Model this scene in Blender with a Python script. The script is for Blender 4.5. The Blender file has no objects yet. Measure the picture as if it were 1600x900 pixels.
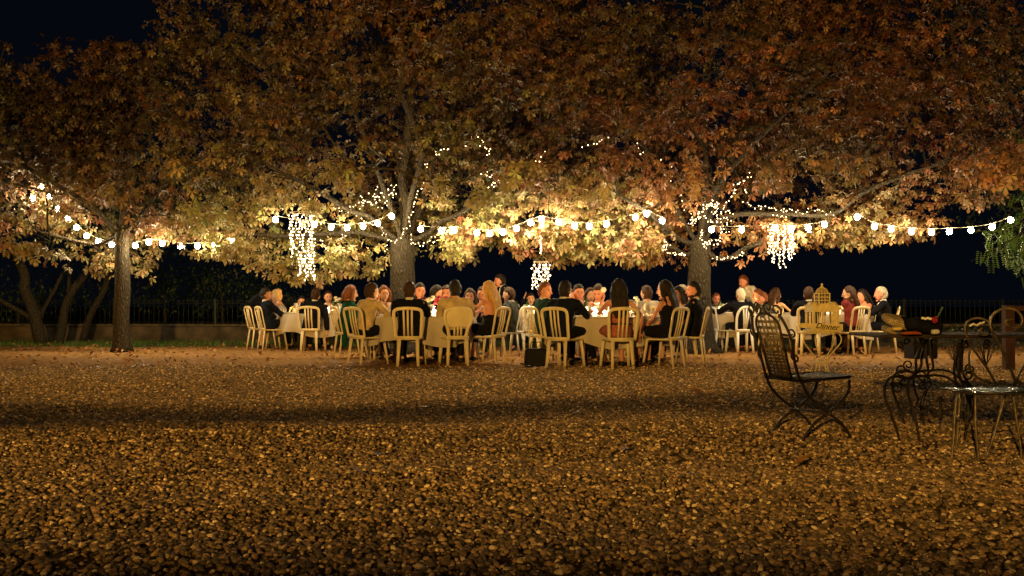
import bpy, bmesh, math, random
import numpy as np
from math import sin, cos, pi, radians, sqrt, atan2
from mathutils import Vector, Matrix, noise as mnoise

random.seed(7)
rng = np.random.default_rng(7)
S = bpy.context.scene
C = S.collection

# ------------------------------------------------------------------ camera, world, light
CAMH = 0.95
FPX = 1555.0
cam_d = bpy.data.cameras.new("camera")
cam_d.sensor_width = 36.0
cam_d.lens = FPX / 1600 * 36.0
cam_d.clip_start = 0.05
cam_d.clip_end = 500
cam = bpy.data.objects.new("camera", cam_d)
cam.location = (0, 0, CAMH)
cam.rotation_euler = (radians(90) + math.atan(24 / FPX), 0, 0)
C.objects.link(cam)
S.camera = cam

w = bpy.data.worlds.new("World")
S.world = w
w.use_nodes = True
w.node_tree.nodes["Background"].inputs[0].default_value = (0.0013, 0.0021, 0.0040, 1)   # clear night sky
w.node_tree.nodes["Background"].inputs[1].default_value = 1.0

S.view_settings.view_transform = 'Standard'
S.view_settings.look = 'None'
S.view_settings.exposure = 0.0
S.view_settings.gamma = 1.0
S.cycles.use_denoising = True
S.cycles.denoiser = 'OPENIMAGEDENOISE'
S.cycles.max_bounces = 5
S.cycles.diffuse_bounces = 2
S.cycles.glossy_bounces = 2
S.cycles.transmission_bounces = 3
S.cycles.transparent_max_bounces = 6
S.cycles.caustics_reflective = False
S.cycles.caustics_refractive = False
S.cycles.sample_clamp_indirect = 3.0
S.cycles.use_light_tree = True

FLOOD_POS = Vector((-3.4, -8.0, 3.0))     # warm lamp on the house behind the photographer
FLOOD_COL = (1.0, 0.54, 0.115)
FLOOD_W = 31000
ld = bpy.data.lights.new("house_lamp", 'SPOT')
ld.energy = FLOOD_W
ld.color = FLOOD_COL
ld.shadow_soft_size = 0.08
ld.spot_size = radians(84)
ld.spot_blend = 0.7
lo = bpy.data.objects.new("house_lamp", ld)
lo.location = FLOOD_POS
lo.rotation_euler = (Vector((1.0, 18, 1.6)) - FLOOD_POS).to_track_quat('-Z', 'Y').to_euler()
C.objects.link(lo)

BULB_E = 320.0
FAIRY_E = 14.0

def P(px, py, Y):
    """photo pixel at depth Y -> world"""
    return Vector(((px - 800) / FPX * Y, Y, CAMH - (py - 474) / FPX * Y))

def PX(px, Y): return (px - 800) / FPX * Y

# ------------------------------------------------------------------ materials
def mat(name, col, rough=0.7, spec=0.3, metal=0.0, noise_amt=0.0, noise_scale=20.0, col2=None, bump=0.0, bump_scale=60.0,
        emit=None, emit_s=0.0, transl=0.0, sheen=0.0, alpha=None, trans=0.0):
    m = bpy.data.materials.new(name)
    m.use_nodes = True
    nt = m.node_tree
    b = nt.nodes["Principled BSDF"]
    b.inputs["Base Color"].default_value = (*col, 1)
    b.inputs["Roughness"].default_value = rough
    b.inputs["Specular IOR Level"].default_value = spec
    b.inputs["Metallic"].default_value = metal
    if trans: b.inputs["Transmission Weight"].default_value = trans
    if sheen: b.inputs["Sheen Weight"].default_value = sheen
    tc = nt.nodes.new("ShaderNodeTexCoord")
    if noise_amt or col2:
        n = nt.nodes.new("ShaderNodeTexNoise"); n.inputs["Scale"].default_value = noise_scale
        n.inputs["Detail"].default_value = 5
        nt.links.new(tc.outputs["Object"], n.inputs["Vector"])
        r = nt.nodes.new("ShaderNodeValToRGB")
        c2 = col2 if col2 else tuple(c * (1 - noise_amt) for c in col)
        r.color_ramp.elements[0].position = 0.35; r.color_ramp.elements[1].position = 0.65
        r.color_ramp.elements[0].color = (*c2, 1); r.color_ramp.elements[1].color = (*col, 1)
        nt.links.new(n.outputs["Fac"], r.inputs["Fac"])
        nt.links.new(r.outputs["Color"], b.inputs["Base Color"])
    if bump:
        n2 = nt.nodes.new("ShaderNodeTexNoise"); n2.inputs["Scale"].default_value = bump_scale; n2.inputs["Detail"].default_value = 6
        nt.links.new(tc.outputs["Object"], n2.inputs["Vector"])
        bp = nt.nodes.new("ShaderNodeBump"); bp.inputs["Strength"].default_value = bump; bp.inputs["Distance"].default_value = 0.02
        nt.links.new(n2.outputs["Fac"], bp.inputs["Height"]); nt.links.new(bp.outputs["Normal"], b.inputs["Normal"])
    if emit:
        b.inputs["Emission Color"].default_value = (*emit, 1)
        b.inputs["Emission Strength"].default_value = emit_s
    return m

def leaf_mat(name, transl=0.35, dark=1.0):
    m = bpy.data.materials.new(name); m.use_nodes = True
    nt = m.node_tree; b = nt.nodes["Principled BSDF"]
    a = nt.nodes.new("ShaderNodeAttribute"); a.attribute_name = "col"
    nt.links.new(a.outputs["Color"], b.inputs["Base Color"])
    b.inputs["Roughness"].default_value = 0.5
    b.inputs["Specular IOR Level"].default_value = 0.35
    tr = nt.nodes.new("ShaderNodeBsdfTranslucent")
    nt.links.new(a.outputs["Color"], tr.inputs["Color"])
    mx = nt.nodes.new("ShaderNodeMixShader"); mx.inputs[0].default_value = transl
    out = nt.nodes["Material Output"]
    nt.links.new(b.outputs[0], mx.inputs[1]); nt.links.new(tr.outputs[0], mx.inputs[2])
    nt.links.new(mx.outputs[0], out.inputs["Surface"])
    return m

def emis_mat(name, col, s, sampling='FRONT'):
    m = bpy.data.materials.new(name); m.use_nodes = True
    nt = m.node_tree
    for n in list(nt.nodes):
        if n.type != 'OUTPUT_MATERIAL': nt.nodes.remove(n)
    e = nt.nodes.new("ShaderNodeEmission"); e.inputs[0].default_value = (*col, 1); e.inputs[1].default_value = s
    nt.links.new(e.outputs[0], nt.nodes["Material Output"].inputs["Surface"])
    m.cycles.emission_sampling = sampling
    return m

M = {}
M['leaf'] = leaf_mat("chestnut_leaf", 0.17)
M['leaf_dark'] = leaf_mat("dark_leaf", 0.2)
M['fallen'] = leaf_mat("fallen_leaf", 0.1)
M['grass'] = leaf_mat("grass_blade", 0.2)
M['bulb'] = emis_mat("bulb_glow", (1.0, 0.78, 0.45), BULB_E)
M['fairy'] = emis_mat("fairy_glow", (1.0, 0.66, 0.33), FAIRY_E)
M['curtain'] = emis_mat("curtain_glow", (1.0, 0.72, 0.42), 15.0)
M['flame'] = emis_mat("flame_glow", (1.0, 0.56, 0.20), 620.0)
M['strand_wire'] = mat('glowing_wire', (0.8, 0.7, 0.5), 0.5, emit=(1.0, .68, .36), emit_s=0.8)  # wire glows by itself, painting in the beads' light on it
M['wire'] = mat("wire", (0.25, 0.22, 0.17), 0.6)
M['ring'] = mat("ring_metal", (0.6, 0.55, 0.45), 0.4)
M['plastic'] = mat("cream_plastic", (0.78, 0.66, 0.40), 0.42, 0.4, noise_amt=0.12, noise_scale=7)
M['plastic_white'] = mat("white_plastic", (0.80, 0.79, 0.74), 0.42, 0.4, noise_amt=0.1, noise_scale=7)
M['cloth'] = mat("table_linen", (0.50, 0.44, 0.35), 0.9, 0.1, noise_amt=0.1, noise_scale=3, bump=0.25, bump_scale=14)
M['cup'] = mat("glowing_frosted_glass", (0.9, 0.86, 0.8), 0.3, 0.4, emit=(1.0, 0.74, 0.42), emit_s=2.2)  # cup glows by itself, standing in for flame light through the glass
M['glass'] = mat("clear_glass", (0.85, 0.85, 0.82), 0.08, 0.7, trans=0.6)
M['porcelain'] = mat("porcelain", (0.8, 0.78, 0.74), 0.2, 0.5)
M['bottle'] = mat("bottle_glass", (0.02, 0.035, 0.015), 0.1, 0.7)
M['iron'] = mat("old_iron", (0.060, 0.044, 0.027), 0.5, 0.5, metal=0.55, noise_amt=0.5, noise_scale=30, bump=0.5, bump_scale=80)
M['iron_light'] = mat("painted_iron", (0.28, 0.22, 0.13), 0.35, 0.5, metal=0.5, noise_amt=0.5, noise_scale=25, bump=0.3)
M['strap'] = mat("iron_strap", (0.34, 0.26, 0.14), 0.5, 0.5, metal=0.4, noise_amt=0.5, noise_scale=20)
M['cage'] = mat("cage_paint", (0.76, 0.62, 0.27), 0.55, 0.3, noise_amt=0.25, noise_scale=25)
M['ink'] = mat("black_paint", (0.015, 0.012, 0.01), 0.6)
M['fence'] = mat("fence_iron", (0.02, 0.026, 0.028), 0.6, 0.4, metal=0.3, noise_amt=0.3)
M['wall'] = mat("low_wall_render", (0.11, 0.085, 0.06), 0.95, 0.1, col2=(0.045, 0.037, 0.026), noise_scale=3.5, bump=0.8, bump_scale=9)
M['coping'] = mat("coping_stone", (0.11, 0.09, 0.065), 0.95, 0.1, noise_amt=0.5, noise_scale=6, bump=0.5, bump_scale=20)
M['bag'] = mat("black_leather", (0.008, 0.008, 0.009), 0.7, 0.2)
M['orange'] = mat("orange_cloth", (0.5, 0.10, 0.02), 0.8)
M['yellow'] = mat("yellow_cloth", (0.75, 0.55, 0.2), 0.8)
M['redflower'] = mat("red_petal", (0.22, 0.01, 0.03), 0.6, bump=0.3)
M['whiteflower'] = mat("white_petal", (0.8, 0.76, 0.66), 0.6, bump=0.3)
M['stem'] = mat("green_stem", (0.06, 0.12, 0.03), 0.6)
M['post'] = mat("weathered_post", (0.06, 0.026, 0.018), 0.8, noise_amt=0.4, noise_scale=12)
M['skin'] = mat("skin_light", (0.62, 0.36, 0.24), 0.5, 0.35, noise_amt=0.08, noise_scale=15)
M['skin_tan'] = mat("skin_tan", (0.48, 0.24, 0.14), 0.5, 0.35, noise_amt=0.08, noise_scale=15)
M['skin_ruddy'] = mat("skin_ruddy", (0.62, 0.28, 0.19), 0.5, 0.35, noise_amt=0.1, noise_scale=15)
M['eye'] = mat("eye_dark", (0.03, 0.02, 0.015), 0.2, 0.6)
M['lips'] = mat("lips", (0.42, 0.12, 0.10), 0.4)
def hairm(n, c, c2): M[n] = mat(n, c, 0.62, 0.25, col2=c2, noise_scale=45, bump=0.6, bump_scale=70)
hairm('hair_black', (0.012, 0.010, 0.010), (0.02, 0.014, 0.012))
hairm('hair_brown', (0.055, 0.026, 0.013), (0.03, 0.014, 0.008))
hairm('hair_auburn', (0.20, 0.07, 0.025), (0.12, 0.04, 0.015))
hairm('hair_blonde', (0.62, 0.42, 0.17), (0.45, 0.27, 0.10))
hairm('hair_grey', (0.50, 0.44, 0.34), (0.33, 0.28, 0.2))
hairm('hair_white', (0.75, 0.70, 0.60), (0.6, 0.54, 0.45))
def clothm(n, c, **k): M[n] = mat(n, c, 0.85, 0.15, noise_amt=0.35, noise_scale=9, bump=1.0, bump_scale=10, **k)
clothm('suit_black', (0.005, 0.006, 0.012)); clothm('suit_navy', (0.006, 0.010, 0.024)); clothm('suit_grey', (0.06, 0.065, 0.055))
clothm('suit_green', (0.012, 0.05, 0.035)); clothm('shirt_white', (0.75, 0.73, 0.68)); clothm('shirt_beige', (0.62, 0.47, 0.25))
clothm('shawl_green', (0.006, 0.075, 0.042)); clothm('dress_black', (0.006, 0.006, 0.010)); clothm('trouser', (0.006, 0.008, 0.015))
M['dress_pink'] = mat('dress_pink', (0.50, 0.17, 0.12), 0.85, 0.1, col2=(0.24, 0.06, 0.05), noise_scale=55, bump=.4); clothm('dress_red', (0.22, 0.035, 0.035)); clothm('dress_white', (0.7, 0.66, 0.6)); clothm('blouse_blue', (0.10, 0.13, 0.2))
M['shoe'] = mat("shoe_leather", (0.02, 0.016, 0.014), 0.3, 0.5)
M['cushion'] = None

def bark_mat(name, c1, c2, c3):
    m = bpy.data.materials.new(name); m.use_nodes = True; nt = m.node_tree; b = nt.nodes["Principled BSDF"]
    tc = nt.nodes.new("ShaderNodeTexCoord"); mp = nt.nodes.new("ShaderNodeMapping"); mp.inputs["Scale"].default_value = (1, 1, 0.42)
    nt.links.new(tc.outputs["Object"], mp.inputs[0])
    v = nt.nodes.new("ShaderNodeTexVoronoi"); v.feature = 'DISTANCE_TO_EDGE'; v.inputs["Scale"].default_value = 21
    n = nt.nodes.new("ShaderNodeTexNoise"); n.inputs["Scale"].default_value = 5; n.inputs["Detail"].default_value = 8
    wv = nt.nodes.new("ShaderNodeVectorMath"); wv.operation = 'MULTIPLY_ADD'; wv.inputs[1].default_value = (0.12,) * 3
    nt.links.new(mp.outputs[0], n.inputs["Vector"]); nt.links.new(n.outputs["Color"], wv.inputs[0]); nt.links.new(mp.outputs[0], wv.inputs[2])
    nt.links.new(wv.outputs[0], v.inputs["Vector"])
    r = nt.nodes.new("ShaderNodeValToRGB"); e = r.color_ramp.elements
    e[0].position = 0.0; e[0].color = (*c1, 1); e[1].position = 0.3; e[1].color = (*c2, 1)
    nt.links.new(v.outputs["Distance"], r.inputs["Fac"])
    n3 = nt.nodes.new("ShaderNodeTexNoise"); n3.inputs["Scale"].default_value = 3.0; n3.inputs["Detail"].default_value = 4
    nt.links.new(tc.outputs["Object"], n3.inputs["Vector"])
    mx = nt.nodes.new("ShaderNodeMix"); mx.data_type = 'RGBA'
    nt.links.new(n3.outputs["Fac"], mx.inputs[0]); nt.links.new(r.outputs["Color"], mx.inputs[6]); mx.inputs[7].default_value = (*c3, 1)
    nt.links.new(mx.outputs[2], b.inputs["Base Color"])
    b.inputs["Roughness"].default_value = 0.9; b.inputs["Specular IOR Level"].default_value = 0.15
    bp = nt.nodes.new("ShaderNodeBump"); bp.inputs["Strength"].default_value = 1.0; bp.inputs["Distance"].default_value = 0.035
    ad = nt.nodes.new("ShaderNodeMath"); ad.operation = 'MULTIPLY_ADD'; ad.inputs[1].default_value = 1.6
    nt.links.new(v.outputs["Distance"], ad.inputs[0]); nt.links.new(n.outputs["Fac"], ad.inputs[2])
    nt.links.new(ad.outputs[0], bp.inputs["Height"]); nt.links.new(bp.outputs["Normal"], b.inputs["Normal"])
    return m
M['bark'] = bark_mat("chestnut_bark", (0.016, 0.013, 0.010), (0.085, 0.062, 0.040), (0.045, 0.040, 0.026))
M['bark_dark'] = bark_mat("dark_bark", (0.015, 0.012, 0.01), (0.06, 0.05, 0.035), (0.03, 0.028, 0.02))

# ------------------------------------------------------------------ mesh helpers
class MB:
    def __init__(s): s.v = []; s.f = []; s.m = []
    def add(s, vs, fs, mi=0):
        o = len(s.v); s.v.extend([tuple(p) for p in vs]); s.f.extend([tuple(i + o for i in f) for f in fs]); s.m.extend([mi] * len(fs)); return s
    def box(s, c, d, R=None, mi=0, taper=1.0):
        vs = []
        for z in (-1, 1):
            t = 1.0 if z < 0 else taper
            for x, y in ((-1, -1), (1, -1), (1, 1), (-1, 1)):
                p = Vector((x * d[0] / 2 * t, y * d[1] / 2 * t, z * d[2] / 2))
                if R: p = R @ p
                vs.append(p + Vector(c))
        return s.add(vs, [(3, 2, 1, 0), (4, 5, 6, 7), (0, 1, 5, 4), (1, 2, 6, 5), (2, 3, 7, 6), (3, 0, 4, 7)], mi)
    def tube(s, pts, rad, n=8, mi=0, caps=True, flat=1.0, up=None, closed=False):
        """tube along pts; flat<1 squashes along the frame's second axis"""
        pts = [Vector(p) for p in pts]; L = len(pts)
        if not hasattr(rad, '__len__'): rad = [rad] * L
        vs = []; prev = None
        for i, p in enumerate(pts):
            if closed: t = pts[(i + 1) % L] - pts[i - 1]
            else: t = pts[min(i + 1, L - 1)] - pts[max(i - 1, 0)]
            if t.length < 1e-9: t = Vector((0, 0, 1))
            t.normalize()
            if up is not None:
                a = Vector(up); a = (a - t * a.dot(t))
                if a.length < 1e-4: a = t.orthogonal()
                a.normalize()
            elif prev is None: a = t.orthogonal().normalized()
            else:
                a = prev - t * prev.dot(t)
                a = a.normalized() if a.length > 1e-6 else t.orthogonal().normalized()
            prev = a; b = t.cross(a)
            r = rad[i]; ra, rb = r if isinstance(r, (tuple, list)) else (r, r * flat)
            for k in range(n):
                q = 2 * pi * k / n
                vs.append(p + a * (cos(q) * ra) + b * (sin(q) * rb))
        fs = []
        for i in range(L - 1 if not closed else L):
            j = (i + 1) % L
            for k in range(n):
                fs.append((i * n + k, i * n + (k + 1) % n, j * n + (k + 1) % n, j * n + k))
        if caps and not closed:
            fs.append(tuple(range(n - 1, -1, -1))); fs.append(tuple((L - 1) * n + k for k in range(n)))
        return s.add(vs, fs, mi)
    def ball(s, c, r, nu=10, nv=7, mi=0, R=None, fn=None):
        r = r if hasattr(r, '__len__') else (r, r, r); c = Vector(c)
        vs = []
        def pt(x, y, z):
            p = Vector((x * r[0], y * r[1], z * r[2]))
            if fn: p = fn(Vector((x, y, z)), p)
            if R: p = R @ p
            return p + c
        vs.append(pt(0, 0, -1))
        for i in range(1, nv):
            t = -pi / 2 + pi * i / nv
            for k in range(nu):
                q = 2 * pi * k / nu
                vs.append(pt(cos(t) * cos(q), cos(t) * sin(q), sin(t)))
        vs.append(pt(0, 0, 1))
        fs = []
        for k in range(nu): fs.append((0, 1 + (k + 1) % nu, 1 + k))
        for i in range(nv - 2):
            for k in range(nu):
                a = 1 + i * nu
                fs.append((a + k, a + (k + 1) % nu, a + nu + (k + 1) % nu, a + nu + k))
        a = 1 + (nv - 2) * nu; l = len(vs) - 1
        for k in range(nu): fs.append((a + k, a + (k + 1) % nu, l))
        return s.add(vs, fs, mi)
    def lathe(s, prof, n=14, c=(0, 0, 0), mi=0, caps=True):
        vs = [(c[0] + r * cos(2 * pi * k / n), c[1] + r * sin(2 * pi * k / n), c[2] + z) for r, z in prof for k in range(n)]
        fs = []
        for i in range(len(prof) - 1):
            for k in range(n): fs.append((i * n + k, i * n + (k + 1) % n, (i + 1) * n + (k + 1) % n, (i + 1) * n + k))
        if caps:
            if prof[0][0] > 1e-4: fs.append(tuple(range(n - 1, -1, -1)))
            if prof[-1][0] > 1e-4: fs.append(tuple((len(prof) - 1) * n + k for k in range(n)))
        return s.add(vs, fs, mi)
    def mesh(s, name, mats, smooth=True):
        me = bpy.data.meshes.new(name); me.from_pydata(s.v, [], s.f)
        for m_ in (mats if isinstance(mats, (list, tuple)) else [mats]): me.materials.append(m_)
        if len(set(s.m)) > 1: me.polygons.foreach_set("material_index", s.m)
        if smooth: me.polygons.foreach_set("use_smooth", [True] * len(s.f))
        me.update(); return me
    def build(s, name, mats, parent=None, smooth=True, bevel=0.0):
        me = s.mesh(name, mats, smooth and not bevel)
        o = bpy.data.objects.new(name, me); C.objects.link(o)
        if parent is not None: o.parent = parent
        if bevel:
            bm = bmesh.new(); bm.from_mesh(me)
            bmesh.ops.bevel(bm, geom=list(bm.edges), offset=bevel, segments=1, affect='EDGES'); bm.to_mesh(me); bm.free()
        return o

def tag(o, label=None, cat=None, group=None, kind=None):
    if label: o['label'] = label
    if cat: o['category'] = cat
    if group: o['group'] = group
    if kind: o['kind'] = kind
    return o

def empty(name, loc=(0, 0, 0), rz=0.0, label=None, cat=None, group=None):
    o = bpy.data.objects.new(name, None); o.empty_display_size = 0.1
    o.location = loc; o.rotation_euler = (0, 0, rz); C.objects.link(o)
    return tag(o, label, cat, group)

def copy_tree(o, parent=None):
    c = o.copy(); C.objects.link(c)
    if parent is not None: c.parent = parent
    for ch in kids.get(o.name, []): copy_tree(ch, c)
    return c
kids = {}
def freeze(root):
    for o in C.objects:
        if o.parent is not None: kids.setdefault(o.parent.name, [])
    def rec(o):
        kids[o.name] = [c for c in C.objects if c.parent == o]
        for c in kids[o.name]: rec(c)
    rec(root)

def catmull(pts, n=6):
    pts = [Vector(p) for p in pts]; out = []
    P_ = [pts[0] * 2 - pts[1]] + pts + [pts[-1] * 2 - pts[-2]]
    for i in range(1, len(P_) - 2):
        a, b, c, d = P_[i - 1:i + 3]
        for k in range(n):
            t = k / n
            out.append(0.5 * ((2 * b) + (c - a) * t + (2 * a - 5 * b + 4 * c - d) * t * t + (3 * b - a - 3 * c + d) * t ** 3))
    out.append(pts[-1]); return out

# ------------------------------------------------------------------ ground
def gh(x, y):
    """height of the gravel and earth: low ridges across the court, raised so the lamplight falls in bands"""
    def bump(c, wf, wb, h):
        d = y - c
        return h * math.exp(-(d / (wf if d < 0 else wb)) ** 2)
    wob = 0.35 * sin(x * 0.55 + 1.0) + 0.18 * sin(x * 1.3)
    N_ = lambda k, f=.45: 0.5 + 0.9 * mnoise.noise(Vector((x * f, k * 7.7, k)))
    z = bump(7.0 + wob * 0.45, 0.80, 0.45, 0.10 * min(1.1, max(.35, N_(1) + .35)))  # main ridge shaped to catch lamplight and leave a dark band behind
    z += bump(5.35 - wob * 0.4, 0.5, 0.3, 0.045 * max(0, N_(2, .9)))
    z += bump(4.5 + wob * 0.4, 0.35, 0.3, 0.035 * max(0, N_(3, 1.0)))
    z += bump(3.7 - wob * 0.2, 0.3, 0.25, 0.03 * max(0, N_(4, 1.3)))
    z += bump(9.3 + wob, 0.8, 0.5, 0.035 * max(0, N_(5, .6)))
    z += bump(11.6 - wob, 0.9, 0.6, 0.035 * max(0, N_(6, .6)))
    z += 0.022 * mnoise.noise(Vector((x * 0.9, y * 1.4, 0))) + 0.006 * mnoise.noise(Vector((x * 3.1, y * 4, 3)))
    fade = max(0.0, min(1.0, (14.0 - y) / 1.5))
    return z * fade

def build_ground():
    xs = list(np.linspace(-9, 9, 91)); xs = [-220, -90, -40, -20, -13] + xs + [13, 20, 40, 90, 220]
    ys = [-60, -15, 0, 2] + list(np.linspace(2.4, 15.2, 129)) + [17, 19, 21, 23, 26, 32, 50, 100, 260]
    vs = [(x, y, gh(x, y) if 2.2 < y < 15.5 and abs(x) < 12.9 else 0.0) for y in ys for x in xs]
    nx = len(xs)
    fs = [(j * nx + i, j * nx + i + 1, (j + 1) * nx + i + 1, (j + 1) * nx + i) for j in range(len(ys) - 1) for i in range(nx - 1)]
    m = bpy.data.materials.new("ground_earth"); m.use_nodes = True; nt = m.node_tree; b = nt.nodes["Principled BSDF"]
    geo = nt.nodes.new("ShaderNodeNewGeometry"); sep = nt.nodes.new("ShaderNodeSeparateXYZ"); nt.links.new(geo.outputs["Position"], sep.inputs[0])
    nb = nt.nodes.new("ShaderNodeTexNoise"); nb.inputs["Scale"].default_value = 0.8; nb.inputs["Detail"].default_value = 6
    nt.links.new(geo.outputs["Position"], nb.inputs["Vector"])
    yy = nt.nodes.new("ShaderNodeMath"); yy.operation = 'MULTIPLY_ADD'; yy.inputs[1].default_value = 3.0
    nt.links.new(nb.outputs["Fac"], yy.inputs[0]); nt.links.new(sep.outputs["Y"], yy.inputs[2])
    def band(a, c):
        r = nt.nodes.new("ShaderNodeMapRange"); r.inputs[1].default_value = a; r.inputs[2].default_value = c; nt.links.new(yy.outputs[0], r.inputs[0]); return r
    fine = nt.nodes.new("ShaderNodeTexNoise"); fine.inputs["Scale"].default_value = 9; fine.inputs["Detail"].default_value = 9; fine.inputs["Roughness"].default_value = 0.7
    nt.links.new(geo.outputs["Position"], fine.inputs["Vector"])
    def ramp(c1, c2):
        r = nt.nodes.new("ShaderNodeValToRGB"); r.color_ramp.elements[0].position = 0.36; r.color_ramp.elements[1].position = 0.66
        r.color_ramp.elements[0].color = (*c1, 1); r.color_ramp.elements[1].color = (*c2, 1); nt.links.new(fine.outputs["Fac"], r.inputs["Fac"]); return r
    g = ramp((0.07, 0.048, 0.028), (0.18, 0.13, 0.075)); d = ramp((0.21, 0.105, 0.035), (0.54, 0.30, 0.10)); gr = ramp((0.03, 0.05, 0.012), (0.07, 0.11, 0.03))
    m1 = nt.nodes.new("ShaderNodeMix"); m1.data_type = 'RGBA'; m2 = nt.nodes.new("ShaderNodeMix"); m2.data_type = 'RGBA'
    b1 = band(15.6, 16.6); b2 = band(23.0, 24.0)
    nt.links.new(b1.outputs[0], m1.inputs[0]); nt.links.new(g.outputs[0], m1.inputs[6]); nt.links.new(d.outputs[0], m1.inputs[7])
    nt.links.new(b2.outputs[0], m2.inputs[0]); nt.links.new(m1.outputs[2], m2.inputs[6]); nt.links.new(gr.outputs[0], m2.inputs[7])
    nt.links.new(m2.outputs[2], b.inputs["Base Color"]); b.inputs["Roughness"].default_value = 0.95; b.inputs["Specular IOR Level"].default_value = 0.1
    bp = nt.nodes.new("ShaderNodeBump"); bp.inputs["Distance"].default_value = 0.03; bp.inputs["Strength"].default_value = 1
    nt.links.new(fine.outputs["Fac"], bp.inputs["Height"]); nt.links.new(bp.outputs[0], b.inputs["Normal"])
    mb = MB(); mb.add(vs, fs)
    return tag(mb.build("ground", m), kind='structure')
build_ground()

def build_gravel():
    # pebble shapes (kept in a library collection that is not linked to the scene)
    lib = bpy.data.collections.new("pebble_shapes")
    m = bpy.data.materials.new("pebble_stone"); m.use_nodes = True; nt = m.node_tree; b = nt.nodes["Principled BSDF"]
    oi = nt.nodes.new("ShaderNodeObjectInfo"); r = nt.nodes.new("ShaderNodeValToRGB"); e = r.color_ramp.elements
    e[0].position = 0; e[0].color = (0.055, 0.043, 0.03, 1); e[1].position = 1; e[1].color = (0.66, 0.54, 0.36, 1)
    for p, c in ((0.35, (0.10, 0.078, 0.052, 1)), (0.6, (0.17, 0.13, 0.085, 1)), (0.8, (0.26, 0.18, 0.105, 1)), (0.93, (0.36, 0.28, 0.18, 1))):
        q = e.new(p); q.color = c
    nt.links.new(oi.outputs["Random"], r.inputs["Fac"])
    n = nt.nodes.new("ShaderNodeTexNoise"); n.inputs["Scale"].default_value = 2.5; n.inputs["Detail"].default_value = 4
    tc = nt.nodes.new("ShaderNodeTexCoord"); nt.links.new(tc.outputs["Object"], n.inputs["Vector"])
    mx = nt.nodes.new("ShaderNodeMix"); mx.data_type = 'RGBA'; mx.blend_type = 'MULTIPLY'; mx.inputs[0].default_value = 0.6
    nt.links.new(r.outputs["Color"], mx.inputs[6]); nt.links.new(n.outputs["Fac"], mx.inputs[7])
    hs = nt.nodes.new("ShaderNodeHueSaturation"); hs.inputs["Value"].default_value = 3.3; hs.inputs["Saturation"].default_value = 1.2
    nt.links.new(mx.outputs[2], hs.inputs["Color"]); nt.links.new(hs.outputs[0], b.inputs["Base Color"])
    b.inputs["Roughness"].default_value = 0.75; b.inputs["Specular IOR Level"].default_value = 0.25
    for k in range(6):
        bm = bmesh.new(); bmesh.ops.create_icosphere(bm, subdivisions=2, radius=1)
        sx, sy, sz = 1.0, 0.68 + 0.3 * random.random(), 0.50 + 0.25 * random.random()
        off = Vector((k * 7.3, 1, 2))
        for v in bm.verts:
            d = v.co.normalized(); f = 1 + 0.42 * mnoise.noise(d * 1.2 + off) + 0.12 * mnoise.noise(d * 2.6 + off)
            v.co = Vector((d.x * f * sx, d.y * f * sy, d.z * f * sz))
        me = bpy.data.meshes.new("pebble"); bm.to_mesh(me); bm.free(); me.materials.append(m)
        me.polygons.foreach_set('use_smooth', [True] * len(me.polygons))
        lib.objects.link(bpy.data.objects.new("pebble", me))
    pts = []; sc = []
    def fill(y0, y1, dens, s0, s1):
        hw = 0.62 * y1 + 2.4
        N = int(dens * 2 * hw * (y1 - y0))
        X = rng.uniform(-hw, hw, N); Y = rng.uniform(y0, y1, N)
        keep = (np.abs(X) < 0.60 * Y + 2.3) & (Y < 14.4 + 0.5 * np.sin(X * 0.9) + rng.normal(0, 0.55, N))
        for x, y in zip(X[keep], Y[keep]):
            s = s0 + (s1 - s0) * rng.random() ** 2.2
            pts.append((x, y, gh(x, y) + s * 0.22 + rng.random() * 0.006)); sc.append(s)
    y = 2.6
    while y < 16:
        y2 = y + 0.4
        fill(y, y2, 2900 - 135 * y, 0.0056 + 0.0002 * y, 0.0175)
        y = y2
    me = bpy.data.meshes.new("gravel"); me.from_pydata(pts, [], [])
    a = me.attributes.new("psize", 'FLOAT', 'POINT'); a.data.foreach_set("value", sc)
    o = bpy.data.objects.new("gravel", me); C.objects.link(o); me.materials.append(m)
    tag(o, "loose tan and grey gravel covering the courtyard in the foreground", "gravel", kind='stuff')
    ng = bpy.data.node_groups.new("scatter_pebbles", 'GeometryNodeTree')
    ng.interface.new_socket("Geometry", in_out='INPUT', socket_type='NodeSocketGeometry')
    ng.interface.new_socket("Geometry", in_out='OUTPUT', socket_type='NodeSocketGeometry')
    gi = ng.nodes.new("NodeGroupInput"); go = ng.nodes.new("NodeGroupOutput")
    iop = ng.nodes.new("GeometryNodeInstanceOnPoints"); ci = ng.nodes.new("GeometryNodeCollectionInfo")
    ci.inputs[0].default_value = lib; ci.inputs[1].default_value = True; ci.inputs[2].default_value = True
    mp = ng.nodes.new("GeometryNodeMeshToPoints")
    na = ng.nodes.new("GeometryNodeInputNamedAttribute"); na.data_type = 'FLOAT'; na.inputs[0].default_value = "psize"
    rv = ng.nodes.new("FunctionNodeRandomValue"); rv.data_type = 'FLOAT_VECTOR'
    rv.inputs[0].default_value = (-0.5, -0.5, 0); rv.inputs[1].default_value = (0.5, 0.5, 6.28)
    ng.links.new(gi.outputs[0], mp.inputs[0]); ng.links.new(mp.outputs[0], iop.inputs["Points"])
    ng.links.new(ci.outputs[0], iop.inputs["Instance"]); iop.inputs["Pick Instance"].default_value = True
    ng.links.new(rv.outputs[0], iop.inputs["Rotation"]); ng.links.new(na.outputs[0], iop.inputs["Scale"])
    ng.links.new(iop.outputs[0], go.inputs[0])
    md = o.modifiers.new("scatter", 'NODES'); md.node_group = ng
build_gravel()

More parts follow.
